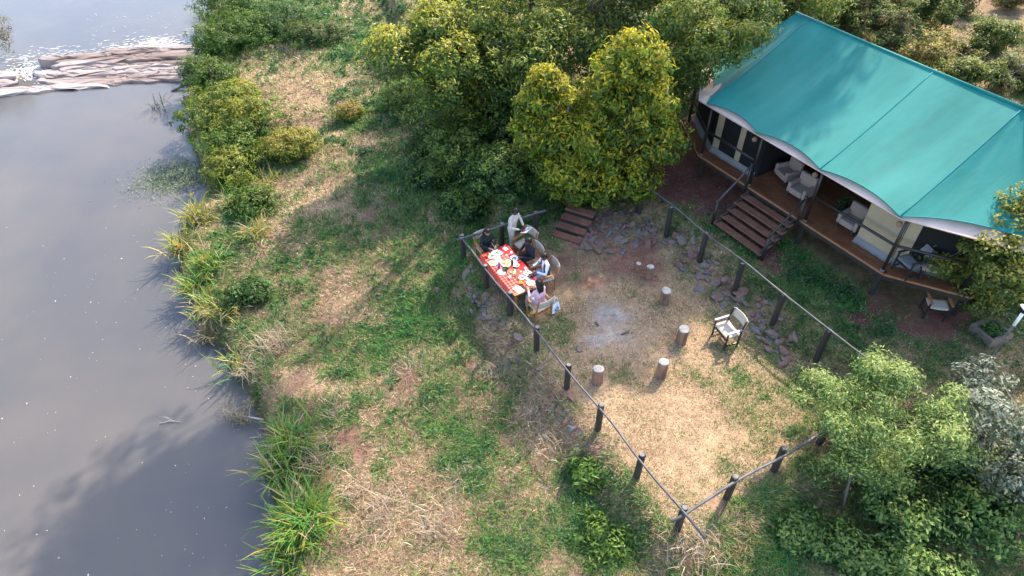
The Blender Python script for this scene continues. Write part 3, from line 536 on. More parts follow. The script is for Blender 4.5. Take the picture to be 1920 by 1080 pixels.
# tall riverine trees whose crowns stand above the picture and shade the clearing
TALL = [('broad tall shade tree rooted behind the conical trees', (3.6, 28.6), [(-1.4, -3.4, 15.8, 3.4, 3.2, 1.5), (.4, -2.0, 17.2, 2.6, 2.6, 1.5), (-3.4, -4.6, 14.6, 2.4, 2.2, 1.3)], 21, 420),
        ('tall shade tree rooted beyond the far corner of the tent', (16.5, 39.5), [(-3.9, -11.9, 15.2, 2.6, 2.2, 1.1), (-1.1, -8.5, 15.8, 2.6, 2.4, 1.4), (-5.6, -13.2, 14.6, 1.8, 1.6, .9)], 23, 520)]
for lb, (bx, by), lobes, sd, nc in TALL:
    tree('shade_tree', lb, 'tree', (bx, by, gz(bx, by)), lobes, nc, 34, .62, (.26, .12), GRN, (.12, .14, .03), sd, .13, 10, topz=.9, shell=.4, group='tall trees above the clearing')
oc = at_y(-8, 48, 36.5); ob = Vector((oc.x - 4.2, oc.y + .5, gz(oc.x - 4.2, oc.y + .5)))
tree('overhanging_tree', 'brownish tree on the far bank hanging its twigs over the river corner', 'tree', ob, [(oc.x - ob.x - .3, oc.y - ob.y, oc.z - ob.z, .9, .9, 1.0), (oc.x - ob.x - .1, oc.y - ob.y, oc.z - ob.z - .9, .45, .5, .7), (oc.x - ob.x - 1.4, oc.y - ob.y, oc.z - ob.z + .8, 1.4, 1.3, 1.2), (0, 0, 4.5, 2.0, 2.0, 2.0)], 300, 26, .36, (.15, .05), [(.12, .11, .07), (.16, .12, .06), (.10, .11, .05)], (.32, .20, .07), 19, .16, 16, tipf=.3)
tree('garden_tree', 'round yellow green tree by the right end of the tent deck', 'tree', (13.6, 14.2, gz(13.6, 14.2)), rlobes(2, 24, (-1.4, -1.0, .7), (1.4, 1.0, 3.9), .55, .95), 1000, 36, .26, (.12, .06), [(.10, .15, .03), (.14, .18, .035), (.075, .12, .028)], (.46, .38, .07), 24, .09, 16, tipf=.42, shell=.35)
b6 = on(1578, 955, -.4)
tree('feathery_tree', 'light feathery leaved young tree at the near fence corner', 'tree', b6, rlobes(3, 54, (-1.4, -.3, .5), (2.8, 2.9, 3.2), .28, .62, .6), 1500, 28, .27, (.10, .032), [(.12, .21, .055), (.15, .24, .065), (.095, .18, .055), (.18, .25, .085)], (.40, .45, .13), 25, .035, 60, tipf=.4, shell=.0, droop=.1)
b7 = Vector((11.9, 9.1, gz(11.9, 9.1)))
tree('silvery_shrub', 'silvery grey green shrub with broad leaves at the right edge', 'shrub', b7, rlobes(4, 14, (-1.0, -1.2, .6), (1.3, 1.8, 2.9), .5, .85), 460, 26, .24, (.13, .055), [(.11, .145, .085), (.15, .175, .12), (.07, .10, .055)], (.40, .41, .31), 26, .07, 18, tipf=.4)
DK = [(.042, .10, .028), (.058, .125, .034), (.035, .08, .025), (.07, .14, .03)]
for i, (px, py, r, h, lb) in enumerate([(1690, 960, 1.15, 1.0, 'dark leafy bush below the feathery tree'), (1850, 1000, 1.3, 1.2, 'dark bush in the bottom right corner'), (1800, 890, 1.2, 1.2, 'dark bush between the feathery tree and the silvery shrub'), (1620, 1050, .9, .6, 'low green bush at the bottom edge under the young tree'), (1740, 1080, 1.1, .9, 'dark green bush at the bottom edge left of the corner'), (1700, 830, .9, .8, 'shaded bush right behind the feathery tree'), (1500, 1000, .7, .35, 'low sprawling weeds just outside the near fence')]):
    bush('undergrowth_bush', lb, on(px, py, -.4), r, h, 170, 28, (.12, .06), [(.075, .165, .045), (.10, .20, .05), (.055, .125, .04), (.12, .21, .05)], (.26, .34, .08), 60 + i, .24, group='undergrowth at the lower right')
# ------------------------------------------------------------------ shrubs under and behind the trees
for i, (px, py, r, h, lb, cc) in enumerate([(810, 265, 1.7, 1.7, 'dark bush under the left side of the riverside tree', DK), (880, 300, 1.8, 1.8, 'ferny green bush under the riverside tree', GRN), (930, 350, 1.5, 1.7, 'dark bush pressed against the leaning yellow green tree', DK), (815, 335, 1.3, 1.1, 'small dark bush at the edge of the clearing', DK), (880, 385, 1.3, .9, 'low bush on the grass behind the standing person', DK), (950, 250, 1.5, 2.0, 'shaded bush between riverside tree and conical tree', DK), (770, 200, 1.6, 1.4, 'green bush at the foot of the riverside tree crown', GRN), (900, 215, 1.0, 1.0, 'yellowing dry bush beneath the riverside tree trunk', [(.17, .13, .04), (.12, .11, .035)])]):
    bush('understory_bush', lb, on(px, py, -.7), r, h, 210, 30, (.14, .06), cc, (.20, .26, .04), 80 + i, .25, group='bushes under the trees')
rq = random.Random(44)
UND = [(1585, 62, 'dark leafy shrub behind the left part of the tent ridge'), (1650, 92, 'dark shrub close behind the middle of the tent ridge'), (1730, 132, 'yellowish shrub close behind the right part of the ridge'), (1800, 165, 'yellow shrub near the right end of the ridge'), (1540, 20, 'tall dark shrub at the top edge beside the tent ridge'), (1640, 30, 'pale green shrub uphill of the tent middle'), (1720, 60, 'straggly shrub halfway up the littered slope'), (1790, 20, 'green shrub at the top edge right of the tent'), (1890, 15, 'shrub in the top right corner'), (1850, 95, 'sparse shrub on the bare patch behind the tent'), (1915, 165, 'shrub at the right edge behind the ridge end'), (1690, -5, 'shrub cut by the top edge above the slope'), (1590, -10, 'dense shrub cut by the top edge behind the ridge')]
for i, (px, py, lb) in enumerate(UND):
    k = i % 3; hh = rq.uniform(1.3, 2.6) * (1.2 if px < 1760 else .8); rx = rq.uniform(1.1, 1.9) * (1.15 if px < 1760 else .8)
    tree('undergrowth_shrub', lb, 'shrub', on(px, py, .8), rlobes(60 + i, 20, (-rx, -.9, .2), (rx, .9, hh), .3, .65), rq.randint(260, 380), 24, .27, (.13, .06), [[(.07, .11, .025), (.10, .13, .03), (.05, .085, .02)], [(.05, .09, .025), (.075, .11, .03), (.16, .13, .06)], [(.15, .15, .03), (.11, .12, .03), (.20, .15, .07)]][k], [(.26, .27, .05), (.17, .2, .05), (.45, .34, .07)][k], 400 + i, .045, 16, group='undergrowth behind the tent', tipf=.3, shell=.3)
for i in range(16):
    px, py = rq.uniform(1560, 1920), rq.uniform(-10, 150)
    if py > 40 + (px - 1560) * .40: continue
    k = i % 3; bush('scrub_bush', 'low scrubby bush scattered over the littered slope behind the tent', on(px, py, .8), rq.uniform(.3, .7), rq.uniform(.25, .6), rq.randint(25, 60), 20, (.12, .06), [(.10, .12, .03), (.05, .08, .02), (.16, .13, .06)], (.30, .26, .06), 100 + i, .28, group='scrub behind the tent', stems=10, asp=rq.uniform(.8, 1.7), shell=.2)
# ------------------------------------------------------------------ bank vegetation
BG_ = [(.06, .135, .022), (.085, .165, .024), (.045, .10, .02)]
BY = [(.17, .22, .025), (.14, .19, .024), (.09, .15, .024)]
for i, (px, py, r, h, cc, tip, lb) in enumerate([(420, 95, 1.5, 1.2, BG_, (.11, .15, .02), 'green bush on the bank beside the rock ledge'), (460, 70, 1.6, 1.1, BG_, (.12, .16, .02), 'tall green growth on the bank upstream of the ledge'), (530, 60, 1.6, 1.0, DK, (.08, .13, .02), 'dark green growth at the head of the clearing'), (590, 75, 1.3, .8, DK, (.14, .13, .03), 'low dark growth closing the clearing'), (420, 30, 1.7, 1.3, BG_, (.10, .14, .02), 'green bush at the top of the river bank'), (395, 165, 1.2, 1.1, BG_, (.12, .15, .02), 'green bush just downstream of the rock ledge'), (455, 190, .9, .8, BY, (.32, .28, .03), 'yellow green bush at the edge of the straw patch'), (400, 245, 1.6, 1.6, BG_, (.22, .22, .02), 'large bright green bush bulging over the water'), (460, 245, 1.1, 1.2, BY, (.30, .27, .025), 'bright yellow green bush behind the large bank bush'), (545, 290, .95, .9, BY, (.36, .27, .04), 'rounded yellow tufted bush standing alone on the grass'), (440, 335, 1.1, 1.0, BY, (.24, .24, .03), 'yellow green bush above the water plants'), (480, 395, .9, .9, BG_, (.16, .20, .03), 'green bush on the bank with straw blades'), (655, 222, .45, .45, BY, (.34, .22, .05), 'small tuft in the middle of the clearing'), (470, 560, .75, .7, DK, (.08, .14, .02), 'dark green bush among the bank reeds'), (440, 300, 1.0, 1.1, BG_, (.14, .18, .02), 'green bush between the bright bushes and the water plants'), (1110, 890, .5, .15, GRN, (.14, .26, .04), 'green weed clump outside the river side fence'), (1140, 1010, .8, .16, GRN, (.16, .27, .04), 'green weed clump near the fence corner')]):
    bush('bank_bush', lb, on(px, py, -1.2), r * (1.25 if py < 360 else 1), h * (1.3 if py < 360 else 1), 210 if py < 360 else 110, 28, (.15, .055), cc, tip, 130 + i, .25, group='bushes along the river bank', tipf=.38)
RG = [(.05, .16, .03), (.075, .205, .035), (.12, .24, .04), (.26, .25, .04)]
RYE = [(.17, .23, .04), (.26, .26, .05), (.10, .18, .035), (.38, .30, .07)]
for i, (px, py, n, L, cc, dead, hd, lb) in enumerate([(372, 412, 130, .95, RYE, .25, 6, 'yellowing reed clump leaning over the water'), (345, 470, 150, 1.05, RYE, .25, 9, 'reed clump with orange seed heads on the bank point'), (395, 500, 120, .9, RG, .12, 3, 'green reed clump behind the bank point'), (370, 545, 130, .95, RG, .12, 3, 'green reed clump hanging to the water'), (425, 585, 110, .8, RYE, .4, 2, 'half dry reed clump on the bank'), (400, 625, 130, .7, [(.30, .21, .12), (.38, .28, .16), (.14, .15, .04)], .5, 0, 'brown dry tussock at the water edge'), (455, 685, 120, .7, RG, .35, 0, 'green tussock at the foot of the dry brush'), (555, 835, 170, 1.0, RG, .1, 0, 'upper bright green reed clump below the debris'), (530, 885, 170, 1.0, RG, .15, 0, 'bright green reed clump beside bleached straw'), (575, 985, 330, 1.15, RG, .06, 0, 'largest bright green reed clump at the bottom of the bank'), (545, 1055, 150, .9, RG, .1, 0, 'lowest reed clump at the bottom edge'), (480, 440, 90, .8, RYE, .3, 2, 'yellow green reed clump set back from the water'), (440, 385, 100, .9, RG, .2, 2, 'reed clump with pale blades above the bank point'), (500, 345, 90, .7, RYE, .3, 0, 'low reed clump at the edge of the straw patch'), (430, 150, 110, 1.0, BG_, .1, 0, 'tall green grass clump beside the ledge'), (400, 70, 120, 1.2, BG_, .1, 0, 'drooping grass clump upstream of the ledge'), (390, 40, 110, 1.3, BG_, .05, 0, 'arching reeds over the water at the top'), (395, 580, 110, .85, RG, .3, 2, 'reed clump above the brown tussock')]):
    reed('reed_clump', lb, on(px, py, -1.6), int(n * 1.25), L * 1.1, 200 + i, cc, dead, group='reed clumps along the water', heads=hd, wd=.042, foot=.25)
for i, (px, py, n, L, lb) in enumerate([(515, 650, 240, .8, 'tangle of bleached dry brush on the bank'), (480, 690, 140, .6, 'smaller tangle of dry brush nearer the water'), (590, 860, 110, .8, 'bleached straw bundle drooping beside the green reeds'), (720, 960, 200, .7, 'large dry straw tussock on the lower slope'), (820, 990, 150, .6, 'dry straw tussock right of the large one'), (660, 920, 130, .6, 'dry straw tussock on the slope above the reeds'), (1000, 790, 140, .55, 'dry grass tussock against the terrace edge'), (930, 700, 140, .5, 'dry grass tussock under the stone edging'), (1300, 1020, 160, .6, 'dry grass tussock outside the fence corner'), (1050, 830, 120, .5, 'dry grass tussock below the middle fence posts'), (770, 690, 120, .4, 'brown grass tussock in the middle of the slope'), (640, 760, 110, .45, 'brown grass tussock near the green slope patch'), (860, 900, 120, .45, 'pale grass tussock beside the green slope patch')]):
    reed('dry_tussock', lb, on(px, py, -1.2), n, L, 260 + i, [(.40, .31, .21), (.50, .42, .32), (.27, .18, .13), (.34, .25, .20)], .3, 'dry grass', .016, 'dry tussocks on the slope', foot=.28)
# plants standing in the water, driftwood
for i, (px, py, n, lb) in enumerate([(330, 330, 1500, 'pale floating water plants spreading from the bank')]):
    c = at(px + 8, py, ZW); rs = np.random.RandomState(300); root = thing('water_plants', lb, 'water plants', c); P = np.c_[rs.randn(n * 3) * .85, rs.randn(n * 3) * .7, rs.uniform(.01, .10, n * 3)]; P[:, 0] += .25 * P[:, 1]
    obj('leaves', leafmesh('leaves', P, unit(rs.randn(len(P), 3) * .5 + [0, 0, 1]), .10, .035, np.array([(.20, .25, .15), (.30, .33, .24), (.10, .17, .07)])[rs.randint(3, size=len(P))], rs), root)
reed('water_reed', 'dark reeds sticking up from the water below the ledge', at(300, 200, ZW), 22, .9, 310, [(.05, .07, .06), (.04, .06, .04)], 0, wd=.04, foot=.25)
def driftwood(label, pts, loc, seed, n=10, r=.035, spread=.5, m='deadwood', leafy=0):
    rs = np.random.RandomState(seed); root = thing('driftwood', label, 'driftwood', loc); b = B(); pts = [Vector(p) for p in pts]
    b.tube(pts, [r * (1 - .6 * i / (len(pts) - 1)) for i in range(len(pts))], 6); part('limb', b, m, root, True); b = B(); ends = []
    for i in range(n):
        s = pts[rs.randint(len(pts) - 1)].lerp(pts[-1], rs.rand() * .8); d = Vector((rs.randn(), rs.randn(), abs(rs.randn()) * .5)) * spread; b.tube([s, s + d * .5 + Vector((0, 0, .05)), s + d], [r * .4, r * .3, r * .12], 4, False); ends.append(s + d)
    part('twigs', b, m, root, True)
    if leafy:
        P = np.concatenate([np.array(e) + rs.randn(leafy, 3) * .12 for e in ends]); db_ = obj('debris', leafmesh('debris', P, unit(rs.randn(len(P), 3)), .16, .02, np.array((.30, .24, .13)) * rs.uniform(.5, 1.3, (len(P), 1)), rs, m='blade'), root); db_['kind'] = 'stuff'
    return root
p0 = at(500, 800, ZW); p1 = at(425, 775, ZW)
driftwood('snagged branch with straw debris reaching into the water', [(0, 0, .35), (-.35, .12, .28), (-.75, .25, .2), ((p1 - p0).x, (p1 - p0).y, .12)], p0, 401, 16, .035, .22, leafy=26)
driftwood('thin twigs floating at the edge of the dark water', [(0, 0, .02), (.3, .1, .05), (.6, .05, .03)], at(300, 795, ZW), 402, 7, .014, .18)
driftwood('bleached branch lying in the water under the ledge', [(0, 0, .02), (.7, .5, .18), (1.3, 1.0, .35), (1.7, 1.5, .5)], at(322, 172, ZW), 403, 6, .06, .4, 'bark')
driftwood('thin sticks by the water edge below the debris', [(0, 0, .03), (.25, .02, .05), (.5, -.02, .12)], at(468, 822, ZW), 404, 4, .012, .15)
rk = obj('river_rock', rock_mesh('river_rock', 31, 'redstone', .55, .4, .3), None, at(357, 190, ZW)); tag(rk, 'reddish rock at the water edge below the ledge', 'rock')
# ------------------------------------------------------------------ fences
rf = random.Random(9)
def post_b(x, y, z0, z1, wd=.075, kind='postwood', jit=.012):
    b = B(); a = rf.uniform(-.2, .2) + TROT; q = Matrix.Rotation(a, 3, 'Z'); dx, dy = rf.uniform(-jit, jit) * 2, rf.uniform(-jit, jit) * 2
    pts = [q @ Vector((sx * wd, sy * wd, 0)) for sx, sy in ((-1, -.6), (-.6, -1), (.6, -1), (1, -.6), (1, .6), (.6, 1), (-.6, 1), (-1, .6))]
    vs = []
    for z, s in ((z0 - .3, 1.0), (z0 + (z1 - z0) * .5, .98), (z1 - .012, .95), (z1, .86)):
        t = (z - z0) / (z1 - z0); vs += [(x + p.x * s + dx * t, y + p.y * s + dy * t, z) for p in pts]
    fs = [(i * 8 + k, i * 8 + (k + 1) % 8, (i + 1) * 8 + (k + 1) % 8, (i + 1) * 8 + k) for i in range(3) for k in range(8)] + [tuple(range(24, 32))]
    return b.add(vs, fs), (x + dx, y + dy)
def fence(label, pts, z1, rail_ext=(.3, .3), side=(0, 0), rz=-.09, railr=.030):
    """pts: (x, y) of each post"""
    loc = Vector((pts[0][0], pts[0][1], gz(*pts[0]))); root = thing('fence', label, 'fence', loc)
    for (x, y) in pts:
        if len(pts[0]) < 2: continue
        g = gz(x, y); b, _ = post_b(x - loc.x, y - loc.y, g - loc.z, z1 - loc.z); p = part('post', b, 'postwood', root)
        part('post_top', B().lathe([(.062, 0), (.062, .006), (.05, .010)], 8, (x - loc.x, y - loc.y, z1 - loc.z - .002)), 'cuttop', p)
    a = Vector((*pts[0], z1)); e = Vector((*pts[-1], z1)); d = (e - a).normalized(); a = a - d * rail_ext[0]; e = e + d * rail_ext[1]; off = Vector((side[0], side[1], rz)); n = 14; L = (e - a).length
    P = []; ph = rf.uniform(0, 6)
    for k in range(n + 1):
        t = k / n; q = a.lerp(e, t) + off + Vector((-d.y, d.x, 0)) * (.025 * math.sin(t * L * 1.7 + ph)) + Vector((0, 0, .018 * math.sin(t * L * 2.3 + ph * 2) + rf.gauss(0, .004))); P.append(q - loc)
    part('rail', B().tube(P, [railr * rf.uniform(.9, 1.1) for _ in P], 8), 'railwood', root, True)
    return root
def v2(u, v): p = tpos(u, v); return (p.x, p.y)
LF = [(-1.6, 16.95), (-.81, 15.5), (-.05, 14.32), (.71, 12.94), (1.5, 11.58), (2.25, 10.3), (3.06, 8.85), (3.83, 7.5)]
fence('dark wooden post and rail fence along the river side of the terrace', LF, 1.0, (.05, .75), (-.075, -.045), -.05)
bf = [(-.33, 17.55), (.80, 18.15)]
fence('short dark rail fence behind the standing person', bf, 1.0, (1.65, .35), (.03, -.06), -.03, .040)
nf = [(5.14, 8.27), (6.48, 9.02), (7.85, 9.8)]
fence('near post and rail fence running into the feathery tree', nf, 1.0, (1.95, .3), (.045, -.08), -.10, .036)
RF = [(4.50, 19.3), (5.26, 18.0), (6.12, 16.66), (6.94, 15.24), (7.76, 13.9), (8.62, 12.5), (9.45, 11.1)]
fence('long dark post and rail fence between the terrace and the tent', RF, 1.32, (.4, .6), (0, 0), .025, .028)

# ------------------------------------------------------------------ stones
SM = [rock_mesh('stone', 500 + i, ['stone', 'bluestone', 'redstone', 'stone', 'redstone'][i % 5], 1, .75, .5, 9, 6) for i in range(10)]
def stones(label, spots, seed, smin, smax, name='stone_edging'):
    rs = random.Random(seed); x, y = spots[0]; loc = Vector((x, y, gz(x, y))); root = thing(name, label, 'stones', loc)
    for (x, y) in spots:
        s = rs.uniform(smin, smax) * (1.35 if rs.random() < .15 else 1); o = obj('stone', SM[rs.randrange(len(SM))], root, Vector((x, y, gz(x, y) + s * rs.uniform(-.15, .22))) - loc, rs.uniform(0, 6.28))
        o.rotation_euler = (rs.uniform(-.5, .5), rs.uniform(-.5, .5), rs.uniform(0, 6.28)); o.scale = (s, s * rs.uniform(.8, 1.1), s * rs.uniform(.7, 1.2))
    return root
def scatter_px(seed, n, poly, z):
    rs = random.Random(seed); out = []; xs = [p[0] for p in poly]; ys = [p[1] for p in poly]
    while len(out) < n:
        x, y = rs.uniform(min(xs), max(xs)), rs.uniform(min(ys), max(ys)); ins = False
        for (x1, y1), (x2, y2) in zip(poly, poly[1:] + poly[:1]):
            if (y1 > y) != (y2 > y) and x < (x2 - x1) * (y - y1) / (y2 - y1) + x1: ins = not ins
        if ins: q = at(x, y, z); out.append((q.x, q.y))
    return out
stones('heap of grey and rusty stones beside the small timber steps', scatter_px(1, 95, [(1085, 430), (1140, 380), (1180, 375), (1245, 430), (1250, 450), (1150, 470), (1100, 470)], .15), 1, .11, .25, 'stone_heap')
stones('bank of mixed stones under the tent side fence', scatter_px(2, 75, [(1250, 450), (1290, 440), (1330, 490), (1400, 555), (1385, 585), (1330, 560), (1275, 500)], .12), 2, .11, .26, 'stone_bank')
stones('scattered stones behind the empty canvas chair', scatter_px(3, 46, [(1400, 560), (1440, 575), (1500, 640), (1475, 690), (1430, 640), (1400, 610)], .08), 3, .10, .22, 'stone_bank')
rs_ = random.Random(8); sp = []
for i in range(120):
    u = rs_.uniform(.6, 8.2) if i % 3 else rs_.uniform(1.2, 3.2); sp.append(v2(u, -.40 + rs_.gauss(0, .17)))
stones('rough dry stone edging below the river side fence', sp, 4, .08, .19)
for i, (px, py, s, m, lb) in enumerate([(818, 547, .24, 2, 'lone flat tan stone on the grass left of the stone edging'), (1437, 566, .16, 0, 'pale stone on the grass beside the tent side fence'), (1075, 805, .2, 1, 'dark stone outside the middle of the river side fence'), (1175, 915, .10, 1, 'small stone at the foot of the last river side posts'), (1085, 655, .16, 0, 'pale stone at the edge of the ash patch'), (1600, 545, .12, 2, 'small stone on the lawn in front of the deck')]):
    p = on(px, py, 0); o = obj('stone', SM[m], None, (p.x, p.y, p.z + s * .2), i * 1.3); o.scale = (s, s, s); tag(o, lb, 'stone')

# ------------------------------------------------------------------ timber steps and log stools
st = thing('timber_steps', 'small timber steps leading down to the terrace by the conical trees', 'steps', (0, 0, 0)); s0 = on(1062, 448, .05); s1 = on(1100, 398, .4); st.location = s0
dd = Vector((s1.x - s0.x, s1.y - s0.y, 0)); L = dd.length; dd.normalize(); pp = Vector((dd.y, -dd.x, 0))
for k in range(4):
    c = dd * (.05 + k * .36); zt = .07 + k * .13; q = Matrix.Rotation(math.atan2(pp.y, pp.x), 3, 'Z')
    bevel(part('tread', B().box((c.x, c.y, zt - .03), (1.05, .30, .07), q), 'treadwood', st), .01); r = c - dd * .13
    part('riser', B().box((r.x, r.y, zt - .12), (1.02, .05, .12), q), 'postwood', st)
rl = random.Random(12)
def stool(label, px, py, r, h, zt=0.0, lean=(0, 0)):
    p = on(px, py, 0); root = thing('log_stool', label, 'stool', p, rl.uniform(0, 6), 'log stools around the ash patch'); ph = rl.uniform(0, 6)
    j = lambda a: 1 + .07 * math.sin(2 * a + ph) + .04 * math.sin(5 * a + ph * 2)
    b = B().lathe([(r * 1.08, -.06), (r * 1.06, .03), (r * 1.0, h * .4), (r * .98, h * .8), (r, h - .012)], 20, (0, 0, 0), j); b.v = [(x + lean[0] * z, y + lean[1] * z, z) for x, y, z in b.v]; part('bark', b, 'logbark', root, True)
    b = B().lathe([(r * .985, h - .014), (r * .98, h), (r * .93, h + .006), (r * .3, h + .004)], 20, (0, 0, 0), j); b.v = [(x + lean[0] * z, y + lean[1] * z, z) for x, y, z in b.v]; part('cut_top', b, 'logcut', root, True)
stool('thick dark log stool nearest the stones', 1245, 566, .155, .50)
stool('log stool with bark peeling, in front of the empty chair', 1277, 640, .16, .54)
stool('sunlit log stool with a white top and a long shadow', 1238, 705, .14, .60, lean=(.02, .03))
stool('log stool nearest the river side fence', 1119, 717, .145, .60)
stool('slim pale log stool beside the stone heap', 1216, 520, .11, .50, lean=(.06, .02))
stool('smallest log stool just left of the slim pale one', 1196, 506, .08, .30, lean=(.05, .05))

for lb, px, py, a, L in (('short charred stick lying on the ash patch', 1165, 628, .4, .26), ('burnt log end at the edge of the ash patch', 1122, 612, 2.0, .20)):
    p = on(px, py, 0); o = obj('charred_stick', B().tube([(0, 0, .02), (L * .5 * math.cos(a), L * .5 * math.sin(a), .045), (L * math.cos(a), L * math.sin(a), .035)], [.022, .026, .015], 7).mesh('charred_stick', 'bark', True), None, p); tag(o, lb, 'stick')
# ------------------------------------------------------------------ tent on its deck
ZD = 1.45
deck = thing('deck', 'raised reddish timber deck under the tent', 'deck', (TO.x, TO.y, .45), TROT)
def dz(z): return z - .45
def emin(n): return -2.1 * min(n, 1.15) / 1.15
def emax(n): return 7.55 + 1.95 * min(n, 1.2) / 1.2
n0 = .17
while n0 < 3.6:
    n1 = n0 + .146; part('plank', B().prism([(emin(n0) + .1, n0), (emax(n0) - .1, n0), (emax(n1) - .1, n1), (emin(n1) + .1, n1)], dz(ZD - .035), dz(ZD) + rf.uniform(-.002, .002)), 'deckwood', deck); n0 += .15
part('floor', B().prism([(-2.0, 3.62), (9.4, 3.62), (9.4, 7.6), (-2.0, 7.6)], dz(ZD - .06), dz(ZD - .004)), 'deckwood', deck)
EDG = [(-2.1, 4.0), (-2.1, 1.15), (0, 0), (7.55, 0), (9.5, 1.2), (9.5, 4.0)]
for (a, b_) in zip(EDG[:-1], EDG[1:]):
    A, Bq = Vector((*a, 0)), Vector((*b_, 0)); d = (Bq - A).normalized(); nr = Vector((-d.y, d.x, 0))
    part('rim_board', B().beam(A + nr * .075 + Vector((0, 0, dz(ZD) - .012)), Bq + nr * .075 + Vector((0, 0, dz(ZD) - .012)), .15, .045), 'deckwood', deck)
    part('fascia', B().beam(A - nr * .018 + Vector((0, 0, dz(ZD) - .02)), Bq - nr * .018 + Vector((0, 0, dz(ZD) - .02)), .035, .05), 'deckedge', deck); part('joist', B().beam(A + nr * .06 + Vector((0, 0, dz(ZD) - .14)), Bq + nr * .06 + Vector((0, 0, dz(ZD) - .14)), .05, .19), 'postwood', deck)
for (e, n) in [(.1, .2), (2.3, .2), (4.6, .2), (7.4, .2), (-1.9, 1.4), (9.3, 1.4), (.1, 3), (2.3, 3), (4.6, 3), (7.4, 3), (-1.9, 4.5), (9.3, 4.5), (3.4, 6), (0, 7), (7.4, 7)]:
    w_ = tw(e, n); part('support_post', B().box((e, n, (gz(w_.x, w_.y) - .3 + ZD - .06) / 2 - .45), (.13, .13, ZD - .06 - gz(w_.x, w_.y) + .3)), 'postwood', deck)
stair = thing('deck_stair', 'timber stair with five treads climbing to the tent deck', 'stair', tw(3.42, -.7, gz(*tw(3.42, -.7)[:2])), TROT); g0 = stair.location.z
for k in range(5):
    zt = .62 + k * .166 - g0; n = -1.30 + k * .275 + .7 - .05
    for q in (0, 1):
        bevel(part('tread', B().box((rf.uniform(-.01, .01), n + (q - .5) * .142, zt - .022), (2.06, .134, .045)), 'treadwood', stair), .006)
for s in (-1, 1):
    b = B(); x = s * .94; P = [(-.82, .40 - g0), (-.82, .58 - g0), (.62, 1.42 - g0), (.62, 1.10 - g0), (-.45, .40 - g0)]
    b.add([(x - .03, y, z) for y, z in P] + [(x + .03, y, z) for y, z in P], [(4, 3, 2, 1, 0), (5, 6, 7, 8, 9)] + [(i, (i + 1) % 5, 5 + (i + 1) % 5, 5 + i) for i in range(5)]); part('stringer', b, 'postwood', stair)
    x = s * 1.09; part('newel_post', B().tube([(x, -.72, .35 - g0), (x, -.72, 1.42 - g0)], .05, 8), 'darkframe', stair, True)
    part('newel_post', B().tube([(x, .56, 1.0 - g0), (x, .56, 2.42 - g0)], .05, 8), 'darkframe', stair, True)
    part('handrail', B().tube([(x, -.80, 1.38 - g0), (x, -.1, 1.87 - g0), (x, .62, 2.40 - g0)], .033, 8), 'railwood' if s < 0 else 'darkframe', stair, True)
tent = thing('safari_tent', 'large canvas safari tent under a teal fly roof', 'tent', (TO.x, TO.y, ZD), TROT)
def tz(z): return z - ZD
E0 = [(.25, -.46, 3.72), (2.42, -.49, 3.74), (4.80, -.49, 3.72), (7.42, -.52, 3.70), (9.9, 1.35, 3.72), (10.0, 6.2, 3.72), (7.4, 8.0, 3.7), (3.6, 8.0, 3.7), (-.1, 8.0, 3.7), (-1.7, 6.2, 3.72), (-1.7, 1.7, 3.72)]
RZ = 5.58
def ridge(e): return (max(-.25, min(7.5, e)), 3.8, RZ)
def fly_panel(a, c, arch=.19, ns=17, ntv=13, sag=.14, ra=None, rc=None):
    P = []; ra = ra or ridge(a[0]); rc = rc or ridge(c[0]); ax, ay = c[0] - a[0], c[1] - a[1]; L = math.hypot(ax, ay); inx, iny = -ay / L, ax / L
    for i in range(ns):
        s = i / (ns - 1); h = 4 * s * (1 - s); eb = (a[0] + ax * s + inx * arch * h, a[1] + ay * s + iny * arch * h, a[2] + (c[2] - a[2]) * s + .10 * h); rr = tuple(ra[k] + (rc[k] - ra[k]) * s for k in range(3))
        for j in range(ntv):
            t = j / (ntv - 1); P.append((eb[0] + (rr[0] - eb[0]) * t, eb[1] + (rr[1] - eb[1]) * t, tz(eb[2] + (rr[2] - eb[2]) * t - sag * math.sin(PI * t) * (.5 + .5 * h) + .012 * math.sin(s * 19) * math.sin(PI * t))))
    return B().grid(P, ns, ntv)
fly = None
for i in range(len(E0)):
    a, c = E0[i], E0[(i + 1) % len(E0)]; ra, rc = ridge(a[0]), ridge(c[0])
    o = part('fly_panel', fly_panel(a, c, .19 if i < 3 else .16, ra=ra, rc=rc), 'teal', tent, True)
    if i == 0: o['label'] = 'tree shaded left panel of the teal fly'
    b = B(); P = [(a[0] + (ra[0] - a[0]) * t, a[1] + (ra[1] - a[1]) * t, tz(a[2] + (ra[2] - a[2]) * t - .07 * math.sin(PI * t)) + .008) for t in [k / 10 for k in range(11)]]
    if i != 1: part('seam', b.tube(P, .016, 5), 'tealseam', o, True)
    L_ = 14; P = []
    for k in range(L_ + 1):
        s = k / L_; h = 4 * s * (1 - s); ax, ay = c[0] - a[0], c[1] - a[1]; l = math.hypot(ax, ay); ar = .19 if i < 3 else .16; P.append((a[0] + ax * s - ay / l * ar * h, a[1] + ay * s + ax / l * ar * h, tz(a[2] + (c[2] - a[2]) * s + .10 * h)))
    part('hem', B().tube(P, .016, 5), 'tealseam', o, True)
part('ridge_band', B().tube([(-.3, 3.8, tz(RZ + .01)), (3.6, 3.8, tz(RZ - .02)), (7.55, 3.8, tz(RZ + .01))], .05, 8), 'teal', tent, True)
